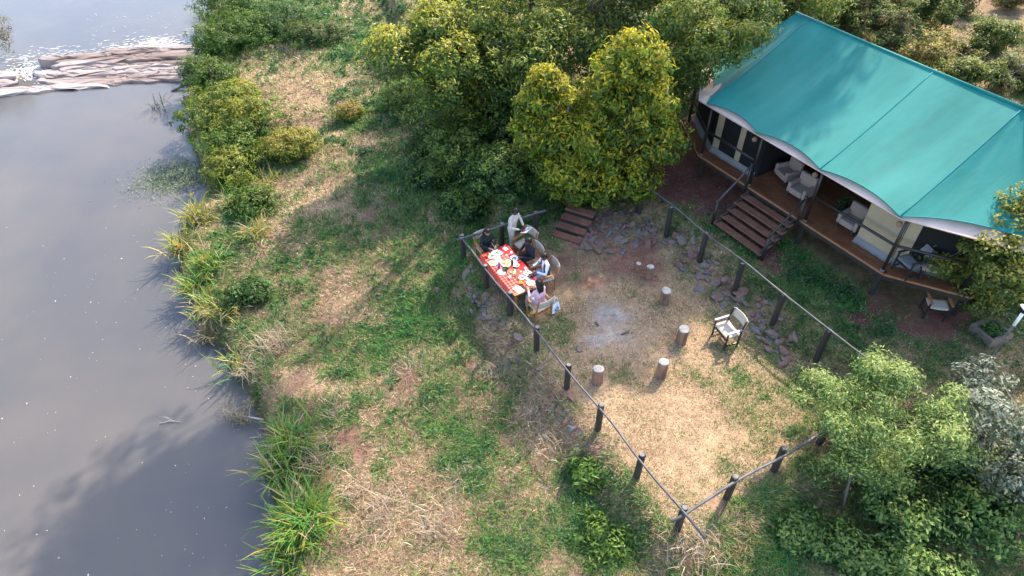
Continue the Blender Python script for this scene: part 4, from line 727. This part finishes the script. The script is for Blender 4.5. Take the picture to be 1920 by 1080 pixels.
# inner canvas roof: straight cream eave showing below the scallops
CE = [(-.1, -.46, 3.66), (7.45, -.49, 3.64), (10.2, 1.25, 3.5), (10.2, 6.2, 3.5), (7.4, 8.1, 3.5), (-.1, 8.1, 3.5), (-1.9, 6.2, 3.5), (-1.9, 1.5, 3.5)]
for i in range(len(CE)):
    a, c = CE[i], CE[(i + 1) % len(CE)]; P = []; ns, ntv = 13, 7; ra, rc = (max(0, min(7.2, a[0])), 3.8, 5.2), (max(0, min(7.2, c[0])), 3.8, 5.2)
    for ii in range(ns):
        s = ii / (ns - 1); eb = [a[k] + (c[k] - a[k]) * s for k in range(3)]; rr = [ra[k] + (rc[k] - ra[k]) * s for k in range(3)]
        for j in range(ntv): t = j / (ntv - 1); P.append((eb[0] + (rr[0] - eb[0]) * t, eb[1] + (rr[1] - eb[1]) * t, tz(eb[2] + (rr[2] - eb[2]) * t - .09 * math.sin(PI * t) + .012 * math.sin(s * 30) * (1 - t))))
    part('canvas_roof', B().grid(P, ns, ntv), 'canvas', tent, True)
    part('eave_pole', B().tube([(a[0], a[1], tz(a[2])), (c[0], c[1], tz(c[2]))], .022, 8), 'canvas', tent, True)
# walls: mesh panels between canvas strips; the verandah is recessed in the middle
def wall(name, a, c, z0, z1, m, th=.03):
    part(name, B().beam(Vector((*a, tz((z0 + z1) / 2))), Vector((*c, tz((z0 + z1) / 2))), th, z1 - z0), m, tent)
NW = .62
wall('canvas_strip', (.02, NW), (.30, NW), ZD, 3.62, 'cwall'); wall('mesh_or_shade_wall', (.30, NW + .01), (1.05, NW + .01), ZD + .1, 3.6, 'mesh'); wall('canvas_strip', (1.05, NW), (1.27, NW), ZD, 3.62, 'cwall'); wall('mesh_or_shade_wall', (1.27, NW + .02), (2.1, NW + .02), ZD + .1, 3.6, 'mesh')
wall('mesh_or_shade_wall', (-1.9, 1.72), (-.02, NW), ZD, 3.6, 'mesh'); wall('mesh_or_shade_wall', (2.1, NW), (2.1, 2.9), ZD, 3.9, 'mesh'); wall('mesh_or_shade_wall', (2.1, 2.9), (6.1, 2.9), ZD, 4.5, 'mesh'); wall('mesh_or_shade_wall', (6.1, 2.9), (6.1, NW), ZD, 3.9, 'mesh')  # walls of the recess take the dark mesh colour to paint in verandah shade
wall('canvas_wall', (6.1, NW), (7.30, NW), ZD, 3.6, 'cwall'); wall('canvas_strip', (7.32, NW + .005), (7.62, NW + .14), ZD, 3.62, 'cwall'); wall('mesh_or_shade_wall', (7.62, NW + .15), (9.5, 1.95), ZD, 3.6, 'mesh')
wall('mesh_or_shade_wall', (9.5, 1.95), (9.5, 7.2), ZD, 3.6, 'mesh'); wall('mesh_or_shade_wall', (-1.9, 1.72), (-1.9, 7.2), ZD, 3.6, 'mesh'); wall('canvas_wall', (-1.9, 7.2), (9.5, 7.2), ZD, 3.6, 'cwall')
for (a, c) in [((.0, NW - .03), (2.05, NW - .03)), ((6.08, NW - .03), (7.35, NW - .03)), ((7.35, NW - .02), (9.5, 1.85)), ((-1.88, 1.66), (.0, NW - .03))]:
    A, Cq = Vector((*a, 0)), Vector((*c, 0)); d = (Cq - A).normalized(); nr = Vector((d.y, -d.x, 0)); P = []
    for i in range(13):
        q = A.lerp(Cq, i / 12); wv = .02 * math.sin(i * 2.1)
        for (o_, z) in ((.0, .18), (.03, .07), (.06 + wv, .03), (.13 + wv, .012)): P.append((q.x + nr.x * o_, q.y + nr.y * o_, z))
    part('canvas_skirt', B().grid(P, 13, 4), 'skirt', tent, True)
for (e, n, z1) in [(.05, .10, 3.55), (2.28, .10, 3.66), (4.62, .10, 3.66), (7.42, .10, 3.55), (-1.8, 1.25, 3.5), (9.2, 1.22, 3.5)]:
    part('tent_pole', B().tube([(e, n, 0), (e, n, tz(z1))], .05, 10), 'darkframe', tent, True); part('pole_foot', B().lathe([(.07, 0), (.07, .035), (.05, .05)], 10, (e, n - .02, 0)), 'cuttop', tent)
    part('pole_cap', B().ball((e, n - .42, tz(3.36)), .085, 10, 7), 'logbark', tent, True) if e in (4.62, 7.42, 2.28) else None
for (a, c) in [((.05, .1), (2.2, .1)), ((4.62, .1), (7.42, .1)), ((7.42, .1), (9.2, 1.22)), ((-1.8, 1.25), (.05, .1))]:
    for z in (.95, .5)[:1]: part('verandah_rail', B().tube([(*a, z), (*c, z)], .042, 8), 'darkframe', tent, True)
part('light_slit', B().tube([(2.0, .50, .55), (2.0, .50, 1.0)], .016, 6), 'white', tent); part('light_slit', B().tube([(2.0, .50, 1.1), (2.0, .50, 1.5)], .016, 6), 'white', tent); part('light_slit', B().tube([(2.0, .50, 1.6), (2.0, .50, 1.85)], .016, 6), 'white', tent)  # white strips stand in for sunlight through a slit in the curtain

# ------------------------------------------------------------------ furniture
def canvas_chair(label, loc, rotz, wood='orangewood', arm=None, cloth='chaircanvas', group=None, sw=.56, back=True):
    """director style chair, sitter faces local +Y"""
    root = thing('canvas_chair', label, 'chair', loc, rotz, group); arm = arm or wood; h = sw / 2
    for sx in (-1, 1):
        for y in (-.22, .22): bevel(part('leg', B().box((sx * h, y, .32), (.045, .045, .64)), wood, root), .006, 1)
        bevel(part('armrest', B().box((sx * h, .0, .655), (.075, .56, .03)), arm, root), .008, 1); part('back_post', B().beam((sx * h, -.23, .62), (sx * (h - .01), -.30, .97), .035, .035), wood, root)
        part('side_rail', B().box((sx * h, 0, .12), (.03, .44, .04)), wood, root)
    part('stretcher', B().box((0, .22, .36), (sw - .05, .03, .05)), wood, root); part('stretcher', B().box((0, -.22, .36), (sw - .05, .03, .05)), wood, root)
    P = [(-h + sw * i / 8, -.23 + .46 * j / 5, .455 - .03 * math.sin(PI * i / 8)) for i in range(9) for j in range(6)]; o = part('seat', B().grid(P, 9, 6), cloth, root, True); md = o.modifiers.new('thick', 'SOLIDIFY'); md.thickness = .02
    P = [((-h + sw * i / 8), -.285 - .05 * math.sin(PI * i / 8) - .06 * (j / 4), .68 + .27 * j / 4) for i in range(9) for j in range(5)]; o = part('backrest', B().grid(P, 9, 5), cloth, root, True); md = o.modifiers.new('thick', 'SOLIDIFY'); md.thickness = .025
    return root
def face(dx, dy): return math.atan2(dy, dx) - PI / 2
p = on(1358, 648, 0)
canvas_chair('empty canvas chair with dark frame standing alone on the terrace', p + Vector((.05, .22, 0)), face(-.93, -.36), 'darkframe', 'greyarm', 'chaircanvas', sw=.62)
p = on(1745, 590, .45); canvas_chair('canvas chair standing in the shade under the deck edge', Vector((p.x, p.y, gz(p.x, p.y))), face(-.2, -1), 'darkframe', 'orangewood', 'chaircanvas')
def armchair(label, e, n, rot, s=1.0):
    w_ = tw(e, n, ZD); root = thing('armchair', label, 'armchair', w_, TROT + rot, 'cream armchairs on the verandah')
    for x, y in ((-.33, -.3), (.33, -.3), (-.33, .3), (.33, .3)): part('leg', B().box((x * s, y * s, .09), (.06, .06, .18)), 'postwood', root)
    for nm, c, d in (('seat', (0, .05, .30), (.56, .60, .24)), ('backrest', (0, -.31, .55), (.74, .16, .72)), ('armrest', (-.35, .02, .38), (.14, .62, .42)), ('armrest', (.35, .02, .38), (.14, .62, .42))):
        bevel(part(nm, B().box([q * s for q in c], [q * s for q in d]), 'cream', root), .035, 3)
armchair('cream armchair half under the eave at the head of the stair', 3.65, .95, PI, .85)
armchair('cream armchair farther left under the eave', 2.75, 1.35, PI * .9, .85)
armchair('cream armchair against the canvas wall on the right', 5.62, .95, PI, .85)
w_ = tw(5.05, 1.15, ZD); pl = thing('pot_plant', 'small dark pot plant beside the right cream armchair', 'plant', w_)
part('pot', B().lathe([(.10, 0), (.14, .25), (.15, .28), (.12, .28)], 12), 'postwood', pl); rs = np.random.RandomState(71); P = rs.randn(160, 3) * (.1, .1, .16) + (0, 0, .5); obj('leaves', leafmesh('leaves', P, unit(rs.randn(160, 3) + [0, 0, 1]), .14, .05, np.tile((.03, .07, .02), (160, 1)), rs), pl)
w_ = tw(7.85, .52, ZD); canvas_chair('dark wooden verandah chair behind the right tent pole', w_, TROT + PI * .92, 'darkframe', 'postwood', 'skirt')
w_ = tw(8.32, .80, ZD); cu = thing('cushioned_stool', 'small stool with a cream cushion at the right end of the verandah', 'stool', w_, TROT + .5)
for x, y in ((-.15, -.15), (.15, -.15), (-.15, .15), (.15, .15)): part('leg', B().box((x, y, .2), (.04, .04, .4)), 'darkframe', cu)
bevel(part('cushion', B().box((0, 0, .46), (.46, .46, .13)), 'cream', cu), .05, 3)
# planter and lamp at the right
p = on(1852, 630, .4); plr = thing('planter', 'low grey block planter by the round garden tree', 'planter', p, .35)
for k, (x, y, dx, dy) in enumerate([(0, -.32, .8, .1), (0, .32, .8, .1), (-.35, 0, .1, .54), (.35, 0, .1, .54)]): bevel(part('side_wall', B().box((x, y, .12), (dx, dy, .36)), 'stone', plr), .01)
rs = np.random.RandomState(77); P = rs.randn(260, 3) * (.22, .18, .08) + (0, 0, .28); obj('leaves', leafmesh('leaves', P, unit(rs.randn(260, 3) * .6 + [0, 0, 1]), .11, .05, np.array(DK)[rs.randint(4, size=260)] * 1.5, rs), plr)
lp = on(1805, 738, 0); zt = 2.15; tp = at_y(1900, 585, lp.y + .0); lamp = thing('lamp_post', 'slim pole with a white lamp head above the silvery shrub', 'lamp', lp)
top = Vector((0, 0, 2.0)); tpx = tp - lp; top = Vector((0, 0, min(max(tpx.z, 1.6), 3.2)))
part('pole', B().tube([(0, 0, -.2), (0, 0, top.z * .86)], .026, 8), 'railwood', lamp, True); part('sleeve', B().tube([(0, 0, top.z * .86), (0, 0, top.z)], .04, 10), 'white', lamp, True)
part('lamp_head', B().tube([(0, 0, top.z), (0, 0, top.z + .05), (0, 0, top.z + .16)], [.05, .085, .075], 12), 'black', lamp, True); bevel(part('panel', B().box((0, 0, top.z + .19), (.26, .18, .04)), 'white', lamp), .01)
# ------------------------------------------------------------------ dining table
TU0, TU1, TV0, TV1, TH = .95, 3.08, .16, 1.14, .75
tc_ = tpos((TU0 + TU1) / 2, (TV0 + TV1) / 2); TA = math.atan2(DU[1], DU[0]); TL, TW_ = TU1 - TU0, TV1 - TV0       # local x = along the table, local y = away from the river
table = thing('dining_table', 'long wooden dining table beside the river side fence', 'table', tc_, TA)
bevel(part('tabletop', B().box((0, 0, TH - .02), (TL, TW_, .04)), 'orangewood', table), .006)
for sx in (-1, 1):
    for sy in (-1, 1): part('leg', B().box((sx * (TL / 2 - .08), sy * (TW_ / 2 - .08), (TH - .04) / 2), (.07, .07, TH - .04)), 'orangewood', table)
    part('apron', B().box((0, sx * (TW_ / 2 - .06), TH - .09), (TL - .25, .025, .09)), 'orangewood', table)
na, nb = 61, 41; a0, a1, b0, b1 = -TL / 2 - .10, TL / 2 - .12, -TW_ / 2 - .42, TW_ / 2 + .30; V = []; U_ = []
for i in range(na):
    for j in range(nb):
        a = a0 + (a1 - a0) * i / (na - 1); b = b0 + (b1 - b0) * j / (nb - 1); hx, hy = TL / 2 + .012, TW_ / 2 + .012
        ca, cb = max(-hx, min(hx, a)), max(-hy, min(hy, b)); ea, eb = a - ca, b - cb; dn = max(abs(ea), abs(eb)); wv = .05 * dn / .4 * math.sin(a * 13 + b * 7)
        V.append((ca + (wv + .06 * dn) * (1 if ea > 0 else -1 if ea < 0 else 0) + (wv * .3 if ea == 0 else 0), cb + (wv + .08 * dn) * (1 if eb > 0 else -1 if eb < 0 else 0), TH + .004 - dn)); U_.append((a, b, 0))
# local +y points towards the river for this rotation, so mirror the long drop onto the fence side
V = [(x, -y, z) for x, y, z in V]
bb = B().grid(V, na, nb); cm = bb.mesh('tablecloth', 'check', True); at_ = cm.attributes.new('cloth', 'FLOAT_VECTOR', 'POINT'); at_.data.foreach_set('vector', np.array(U_, np.float32).ravel())
cl = obj('tablecloth', cm, None, tc_, TA); tag(cl, 'red checked cloth draped over the dining table', 'tablecloth')
ZT = TH + .007
def tabpos(u, v): return tpos(u, v, ZT)
def lathe_thing(name, label, cat, u, v, prof, m, food=None, fr=0, fz=0, n=18):
    root = thing(name, label, cat, tabpos(u, v)); part('dish', B().lathe(prof, n), m, root, True)
    if food:
        rs = random.Random(hash(label) % 99991 if False else len(label) * 7 + int(u * 100)); b = B()
        for k in range(9): r = fr * math.sqrt(rs.random()); a = rs.uniform(0, 6.28); b.ball((r * math.cos(a), r * math.sin(a), fz), (rs.uniform(.2, .35) * fr, rs.uniform(.2, .35) * fr, .018), 7, 5)
        part('food', b, food, root, True)
    return root
PL = [(.05, 0), (.08, .004), (.125, .018), (.13, .020), (.122, .016), (.075, .008)]; BO = [(.04, 0), (.075, .03), (.095, .06), (.10, .062), (.085, .045), (.05, .02)]; PT = [(.12, 0), (.17, .008), (.185, .022), (.178, .018), (.12, .010)]
for lb, u, v, f in [('white plate at the place of the person in pink', 2.85, .86, 'food_cream'), ('white plate before the person in the grey vest', 2.42, 1.00, 'food_orange'), ('white plate before the person in the dark shirt', 1.62, 1.00, 'food_brown'), ('white plate near the far end by the person in black', 1.18, .42, 'food_green'), ('white plate on the river side of the table, far half', 1.50, .30, 'food_yellow'), ('white plate on the river side at the table middle', 2.0, .33, 'food_cream')]:
    lathe_thing('plate', lb, 'plate', u, v, PL, 'ceramic', f, .07, .022)
for lb, u, v, m, f in [('large platter of bread in the middle of the table', 1.72, .66, 'food_cream', 'food_yellow'), ('large dark platter of sliced meat right of the bread', 2.18, .62, 'food_brown', 'food_cream')]: lathe_thing('platter', lb, 'platter', u, v, PT, m, f, .11, .03, 24)
for lb, u, v, m, f in [('red bowl on the cloth corner nearest the fence post', 1.10, .27, 'food_red', 'food_orange'), ('dark bowl beside the grey vest', 2.62, 1.02, 'black', 'food_red'), ('white bowl of orange salad between the platters', 1.98, .86, 'ceramic', 'food_orange'), ('small white bowl of sauce near the pink shirt', 2.55, .72, 'ceramic', 'food_red'), ('dark bowl of greens in front of the meat platter', 1.95, .48, 'black', 'food_green'), ('orange bowl near the table end', 2.72, .62, 'food_orange', 'food_yellow')]: lathe_thing('bowl', lb, 'bowl', u, v, BO, m, f, .05, .045)
CUP = [(.028, 0), (.036, .02), (.038, .085), (.034, .085), (.030, .02)]; GL = [(.03, 0), (.032, .004), (.006, .012), (.006, .07), (.035, .10), (.036, .16), (.032, .16)]; BT = [(.035, 0), (.037, .15), (.030, .19), (.013, .22), (.013, .28), (.015, .29)]
for lb, u, v in [('white cup left of the dark shirt', 1.40, 1.02), ('white cup beside the meat platter', 2.35, .42), ('white cup near the grey vest', 2.25, 1.03)]: lathe_thing('cup', lb, 'cup', u, v, CUP, 'ceramic', n=12)
for lb, u, v in [('wine glass beside the bread platter', 1.52, .78), ('wine glass between bowl and meat platter', 2.40, .78), ('wine glass near the person in black', 1.30, .60)]: lathe_thing('glass', lb, 'glass', u, v, GL, 'glassy', n=12)
lathe_thing('bottle', 'blue glass bottle on the river side of the platters', 'bottle', 1.78, .36, BT, 'blueprint', n=12)
lathe_thing('bottle', 'dark glass bottle at the middle of the table', 'bottle', 1.86, .78, BT, 'black', n=12)
def card(name, label, u, v, w_, h, rot, m='white', pic=None):
    root = thing(name, label, name.replace('_', ' '), tabpos(u, v), TA + rot); part('sheet', B().box((0, 0, .004), (w_, h, .006)), m, root)
    if pic: part('printed_picture', B().box((w_ * .08, 0, .0085), (w_ * .45, h * .5, .002)), pic, root)
card('menu_card', 'open white menu with a green picture before the person in black', 1.12, .66, .30, .24, .35, pic='food_green')
card('menu_card', 'white menu lying between the plates on the far half', 1.42, .52, .26, .20, -.3, pic='food_cream')
card('menu_card', 'white menu at the near corner of the cloth', 2.90, .40, .30, .22, .2)
card('menu_card', 'dark striped folder beside the near white menu', 2.93, .60, .20, .10, .5, 'black')
card('napkin', 'white napkin on the red mat near the standing person', 1.08, .98, .17, .12, .2)
card('napkin', 'folded pale napkin beside the bread platter', 1.75, .95, .20, .12, -.2)
card('napkin', 'folded pale napkin near the grey vest plate', 2.62, .88, .18, .10, .6)
for k, (lb, u, v) in enumerate([('red place mat under the napkin at the far corner', 1.10, .965), ('red place mat at the right middle of the table', 2.05, 1.0)]):
    tag(obj('place_mat', B().box((0, 0, -.0005), (.38, .26, .004)).mesh('place_mat', 'redcloth'), None, tabpos(u, v), TA), lb, 'place mat')

# ------------------------------------------------------------------ people
def capsule(b, pts, n=10):
    P = [Vector(p) for p, r in pts]; r = [q for _, q in pts]; d0 = (P[1] - P[0]).normalized(); d1 = (P[-1] - P[-2]).normalized()
    PP = [P[0] - d0 * r[0] * .95, P[0] - d0 * r[0] * .6] + P + [P[-1] + d1 * r[-1] * .6, P[-1] + d1 * r[-1] * .95]; rr = [r[0] * .3, r[0] * .8] + r + [r[-1] * .8, r[-1] * .3]
    b.tube(PP, rr, n)
def remesh(o, vox, smooth=2):
    md = o.modifiers.new('remesh', 'REMESH'); md.mode = 'VOXEL'; md.voxel_size = vox; md.use_smooth_shade = True
    if smooth: s = o.modifiers.new('smooth', 'SMOOTH'); s.iterations = smooth; s.factor = .5
    return o
def hand(b, wr, dr, side, curl=.5, palm_n=Vector((0, 0, -1))):
    d = Vector(dr).normalized(); nrm = (palm_n - d * palm_n.dot(d)).normalized(); s = d.cross(nrm) * side; w0 = Vector(wr)
    for k in (-.024, 0, .024): capsule(b, [(w0 + s * k * .6, .017), (w0 + d * .085 + s * k, .016)], 8)
    for k, L in ((-.032, .058), (-.011, .074), (.011, .070), (.032, .062)):
        q0 = w0 + d * .085 + s * k; q1 = q0 + (d * math.cos(curl * .6) + nrm * math.sin(curl * .6)) * L * .5; q2 = q1 + (d * math.cos(curl * 1.6) + nrm * math.sin(curl * 1.6)) * L * .5; capsule(b, [(q0, .0105), (q1, .0095), (q2, .008)], 7)
    t0 = w0 + d * .025 - s * .028; t1 = t0 + (d * .6 - s * .7 + nrm * .3).normalized() * .04; t2 = t1 + (d * .85 - s * .2 + nrm * .4).normalized() * .035; capsule(b, [(t0, .013), (t1, .011), (t2, .009)], 7)
def person(label, loc, rotz, pose, shirt, pants, skin, hair='short', shoe='shoe', tr=(0, 0), look=(0, 1, -.35), arms=None, female=False, sleeve='long', vest=None, cap=False):
    root = thing('person', label, 'person', loc, rotz); sit = pose == 'sit'
    hz = .56 if sit else .93; hip = Vector((0, -.06 if sit else 0, hz)); tl = Vector((tr[0], tr[1], 0)); up = (Vector((0, 0, 1)) + tl).normalized(); sw = .165 if female else .19
    chest = hip + up * .30; sh = hip + up * .47; neck = sh + up * .07 + Vector((0, .01, 0)); lk_ = Vector(look).normalized(); head = neck + up * .13 + Vector((0, .025, 0)); R_ = Vector((1, 0, 0))
    fx = Vector((lk_.x, lk_.y, 0)).normalized(); sdv = Vector((fx.y, -fx.x, 0)); uph = sdv.cross(lk_).normalized()
    legs = []
    for s in (-1, 1):
        if sit: kn = Vector((s * .12, .40, .53)); an = Vector((s * .12, .40, .10)); toe = an + Vector((s * .03, .17, -.055)); h0 = hip + R_ * s * .09
        else: kn = Vector((s * .10, .05 * s, .50)); an = Vector((s * .11, .06 * s - .02, .09)); toe = an + Vector((s * .03, .16, -.05)); h0 = hip + R_ * s * .09
        legs.append((h0, kn, an, toe))
    ar = []
    for s, (el, wr) in zip((-1, 1), arms): ar.append((sh + R_ * s * sw, Vector(el), Vector(wr)))
    # body: one continuous skin surface
    b = B()
    capsule(b, [(head - uph * .03 + lk_ * .01, .078), (head + uph * .045 - lk_ * .012, .092)], 14); capsule(b, [(head - uph * .085 + lk_ * .045, .038), (head - uph * .02 + lk_ * .03, .062)], 12)
    capsule(b, [(head - uph * .005 + lk_ * .092, .012), (head - uph * .032 + lk_ * .108, .015)], 8)
    for s in (-1, 1): capsule(b, [(head - uph * .03 + sdv * s * .082, .014), (head + uph * .02 + sdv * s * .086, .018)], 8); capsule(b, [(head + uph * .025 + lk_ * .085 + sdv * s * .03, .012), (head + uph * .024 + lk_ * .08 + sdv * s * .05, .010)], 7)
    capsule(b, [(sh, .052), (neck, .05), (head - uph * .05, .048)], 10)
    for k in (-.07, 0, .07): capsule(b, [(hip + R_ * k, .10), (hip + R_ * k * .8 + up * .15, .088), (chest + R_ * k * 1.25, .098), (sh + R_ * k * 1.3 - up * .03, .072)], 10)
    for s, (S, el, wr) in zip((-1, 1), ar):
        capsule(b, [(sh + R_ * s * .06, .06), (S, .052), (S.lerp(el, .5), .043), (el, .036), (el.lerp(wr, .35), .037), (wr, .025)], 10); hand(b, wr, wr - el, s)
    for h0, kn, an, toe in legs: capsule(b, [(h0, .088), (h0.lerp(kn, .5), .074), (kn, .055), (kn.lerp(an, .35), .054), (an, .036)], 10); capsule(b, [(an - Vector((0, .05, .04)), .036), (an.lerp(toe, .6) - Vector((0, 0, .01)), .038), (toe, .03)], 8)
    remesh(part('body', b, skin, root, True), .0085, 2)
    # clothes
    b = B()
    for k in (-.075, 0, .075): capsule(b, [(hip + R_ * k - up * .02, .112), (hip + R_ * k * .85 + up * .15, .102), (chest + R_ * k * 1.28, .112), (sh + R_ * k * 1.35 - up * .03, .082)], 12)
    for s, (S, el, wr) in zip((-1, 1), ar):
        e1 = wr.lerp(el, .12) if sleeve == 'long' else S.lerp(el, .7); ch = [(sh + R_ * s * .07, .07), (S, .064), (S.lerp(el, .5), .054)] + ([(el, .048), (e1, .036)] if sleeve == 'long' else [(e1, .052)]); capsule(b, ch, 10)
    capsule(b, [(sh - up * .02, .07), (neck - up * .015, .058)], 10)
    remesh(part('shirt', b, shirt, root, True), .014, 3)
    if vest:
        b = B()
        for k in (-.09, .09): capsule(b, [(hip + R_ * k * .9 + up * .02, .115), (hip + R_ * k + up * .16, .106), (chest + R_ * k * 1.2, .117), (sh + R_ * k * 1.25 - up * .03, .088)], 12)
        capsule(b, [(hip + up * .05 - Vector((0, .035, 0)), .11), (chest - Vector((0, .03, 0)), .112), (sh - Vector((0, .02, .03)), .085)], 12)
        remesh(part('vest', b, vest, root, True), .014, 3)
    b = B()
    capsule(b, [(hip - R_ * .08, .115), (hip + R_ * .08, .115)], 12)
    for h0, kn, an, toe in legs: capsule(b, [(h0, .104), (h0.lerp(kn, .5), .09), (kn, .072), (kn.lerp(an, .5), .066), (an + Vector((0, 0, .02)), .056)], 10)
    remesh(part('trousers', b, pants, root, True), .014, 3)
    for h0, kn, an, toe in legs: b = B(); capsule(b, [(an - Vector((0, .055, .045)), .042), (an.lerp(toe, .55) - Vector((0, 0, .012)), .046), (toe, .038)], 9); part('shoe', b, shoe, root, True)
    b = B()
    if hair == 'short': capsule(b, [(head + uph * .052 - lk_ * .03, .092), (head + uph * .066 + lk_ * .012, .083)], 14); capsule(b, [(head - lk_ * .045 - uph * .02, .078), (head + uph * .03 - lk_ * .04, .086)], 12)
    else:
        capsule(b, [(head + uph * .052 - lk_ * .035, .098), (head + uph * .066 + lk_ * .01, .088)], 14)
        for k in (-.045, 0, .045): capsule(b, [(head - lk_ * .05 + sdv * k, .075), (head - lk_ * .07 - uph * .12 + sdv * k * 1.3, .06), (neck - Vector((0, .09, .10)) + sdv * k * 1.3, .035)], 10)
    remesh(part('hair', b, 'hair', root, True), .014, 1)
    for s in (-1, 1):
        q = head + uph * .008 + lk_ * .082 + sdv * s * .033; ey = part('eye', B().ball(q, .0125, 8, 6), 'ceramic', root, True); part('iris', B().ball(q + lk_ * .009, .0062, 6, 4), 'black', ey, True)
    part('mouth', B().tube([head - uph * .066 + lk_ * .082 - sdv * .024, head - uph * .068 + lk_ * .089, head - uph * .066 + lk_ * .082 + sdv * .024], .006, 6), 'food_red' if female else 'skin_deep', root, True)
    return root
fu = face(DU[0], DU[1]); fmv = face(-DV[0], -DV[1]); fmu = face(-DU[0], -DU[1])
GC = 'wooden canvas chairs around the dining table'
canvas_chair('wooden canvas chair at the far end of the table under the person in black', tpos(.46, .62), fu, group=GC)
canvas_chair('wooden canvas chair under the person in the dark shirt', tpos(1.62, 1.56), fmv, group=GC)
canvas_chair('wooden canvas chair under the person in the grey vest', tpos(2.50, 1.60), fmv - .15, group=GC)
canvas_chair('wooden canvas chair at the near end of the table under the person in pink', tpos(3.50, .78), fmu + .12, group=GC)
canvas_chair('wooden canvas chair standing empty behind the standing person', tpos(.92, 1.78), fmv + .2, group=GC)
person('seated person with long dark hair in a black top at the far table end', tpos(.50, .62), fu, 'sit', 'darkgreen', 'darkpants', 'skin_mid', 'long', tr=(0, .12), arms=[((-.27, .10, .78), (-.12, .36, .80)), ((.27, .10, .78), (.10, .36, .80))], female=True)
person('seated person in a dark shirt facing the river across the table', tpos(1.62, 1.54), fmv, 'sit', 'navy', 'darkpants', 'skin_deep', tr=(0, .10), arms=[((-.30, .08, .76), (-.16, .33, .82)), ((.30, .08, .76), (.10, .32, .82))], look=(.25, 1, -.4))
person('seated person in a grey vest over a white shirt', tpos(2.48, 1.57), fmv - .15, 'sit', 'whitecloth', 'denim', 'skin_deep', tr=(0, .08), arms=[((-.30, .08, .76), (-.14, .33, .82)), ((.30, .08, .76), (.14, .33, .82))], vest='greyvest', look=(-.1, 1, -.35))
person('seated person with dark hair in a pink shirt at the near table end', tpos(3.46, .78), fmu + .12, 'sit', 'pink', 'denim', 'skin_mid', 'long', tr=(0, .12), arms=[((-.27, .10, .78), (-.13, .36, .81)), ((.27, .10, .78), (.12, .36, .81))], female=True)
sp_ = tpos(.40, 1.62)
person('standing person in beige shirt and trousers holding out menus beside the table', sp_, fu + .45, 'stand', 'beigecloth', 'beigecloth', 'skin_deep', tr=(0, .14), arms=[((-.27, .16, 1.12), (-.10, .38, 1.06)), ((.27, .14, 1.10), (.12, .38, 1.05))], look=(-.1, 1, -.7))
mh = thing('menu_card', 'white menu with a red picture held by the standing person', 'menu card', sp_ + Matrix.Rotation(fu + .45, 3, 'Z') @ Vector((.02, .56, 1.05)), fu + .45)
q = Matrix.Rotation(.45, 3, 'X'); part('sheet', B().box((0, 0, 0), (.34, .26, .012), q), 'white', mh); part('printed_picture', B().box(q @ Vector((.05, -.04, .009)), (.16, .10, .003), q), 'food_red', mh); part('printed_picture', B().box(q @ Vector((-.07, .06, .009)), (.12, .07, .003), q), 'food_green', mh)
# tote bag hanging on the near chair
tb = thing('tote_bag', 'white tote bag with a blue print hanging from the near chair', 'bag', tpos(3.66, 1.24, .10), fmu + .25)
P = [(-.17 + .34 * i / 8 * (1 - .25 * j / 6) + .17 * .25 * j / 6, s * (.05 + .02 * math.sin(i)) * (1 - .7 * j / 6), .34 * j / 6) for s in (-1, 1) for i in range(9) for j in range(7)]
b = B().grid(P[:63], 9, 7); b.grid(P[63:], 9, 7); o = part('bag_body', b, 'white', tb, True)
for s in (-1, 1): part('strap', B().tube([(-.09, s * .02, .33), (-.06, s * .015, .48), (0, 0, .58), (.06, s * .015, .48), (.09, s * .02, .33)], .012, 6), 'white', tb, True)
for (x, z, dx, dzz) in ((-.06, .13, .05, .10), (.0, .20, .06, .05), (.06, .12, .05, .08), (.01, .08, .09, .03)):
    for s in (-1, 1): part('print_mark', B().box((x, s * .082, z), (dx, .006, dzz)), 'blueprint', tb)
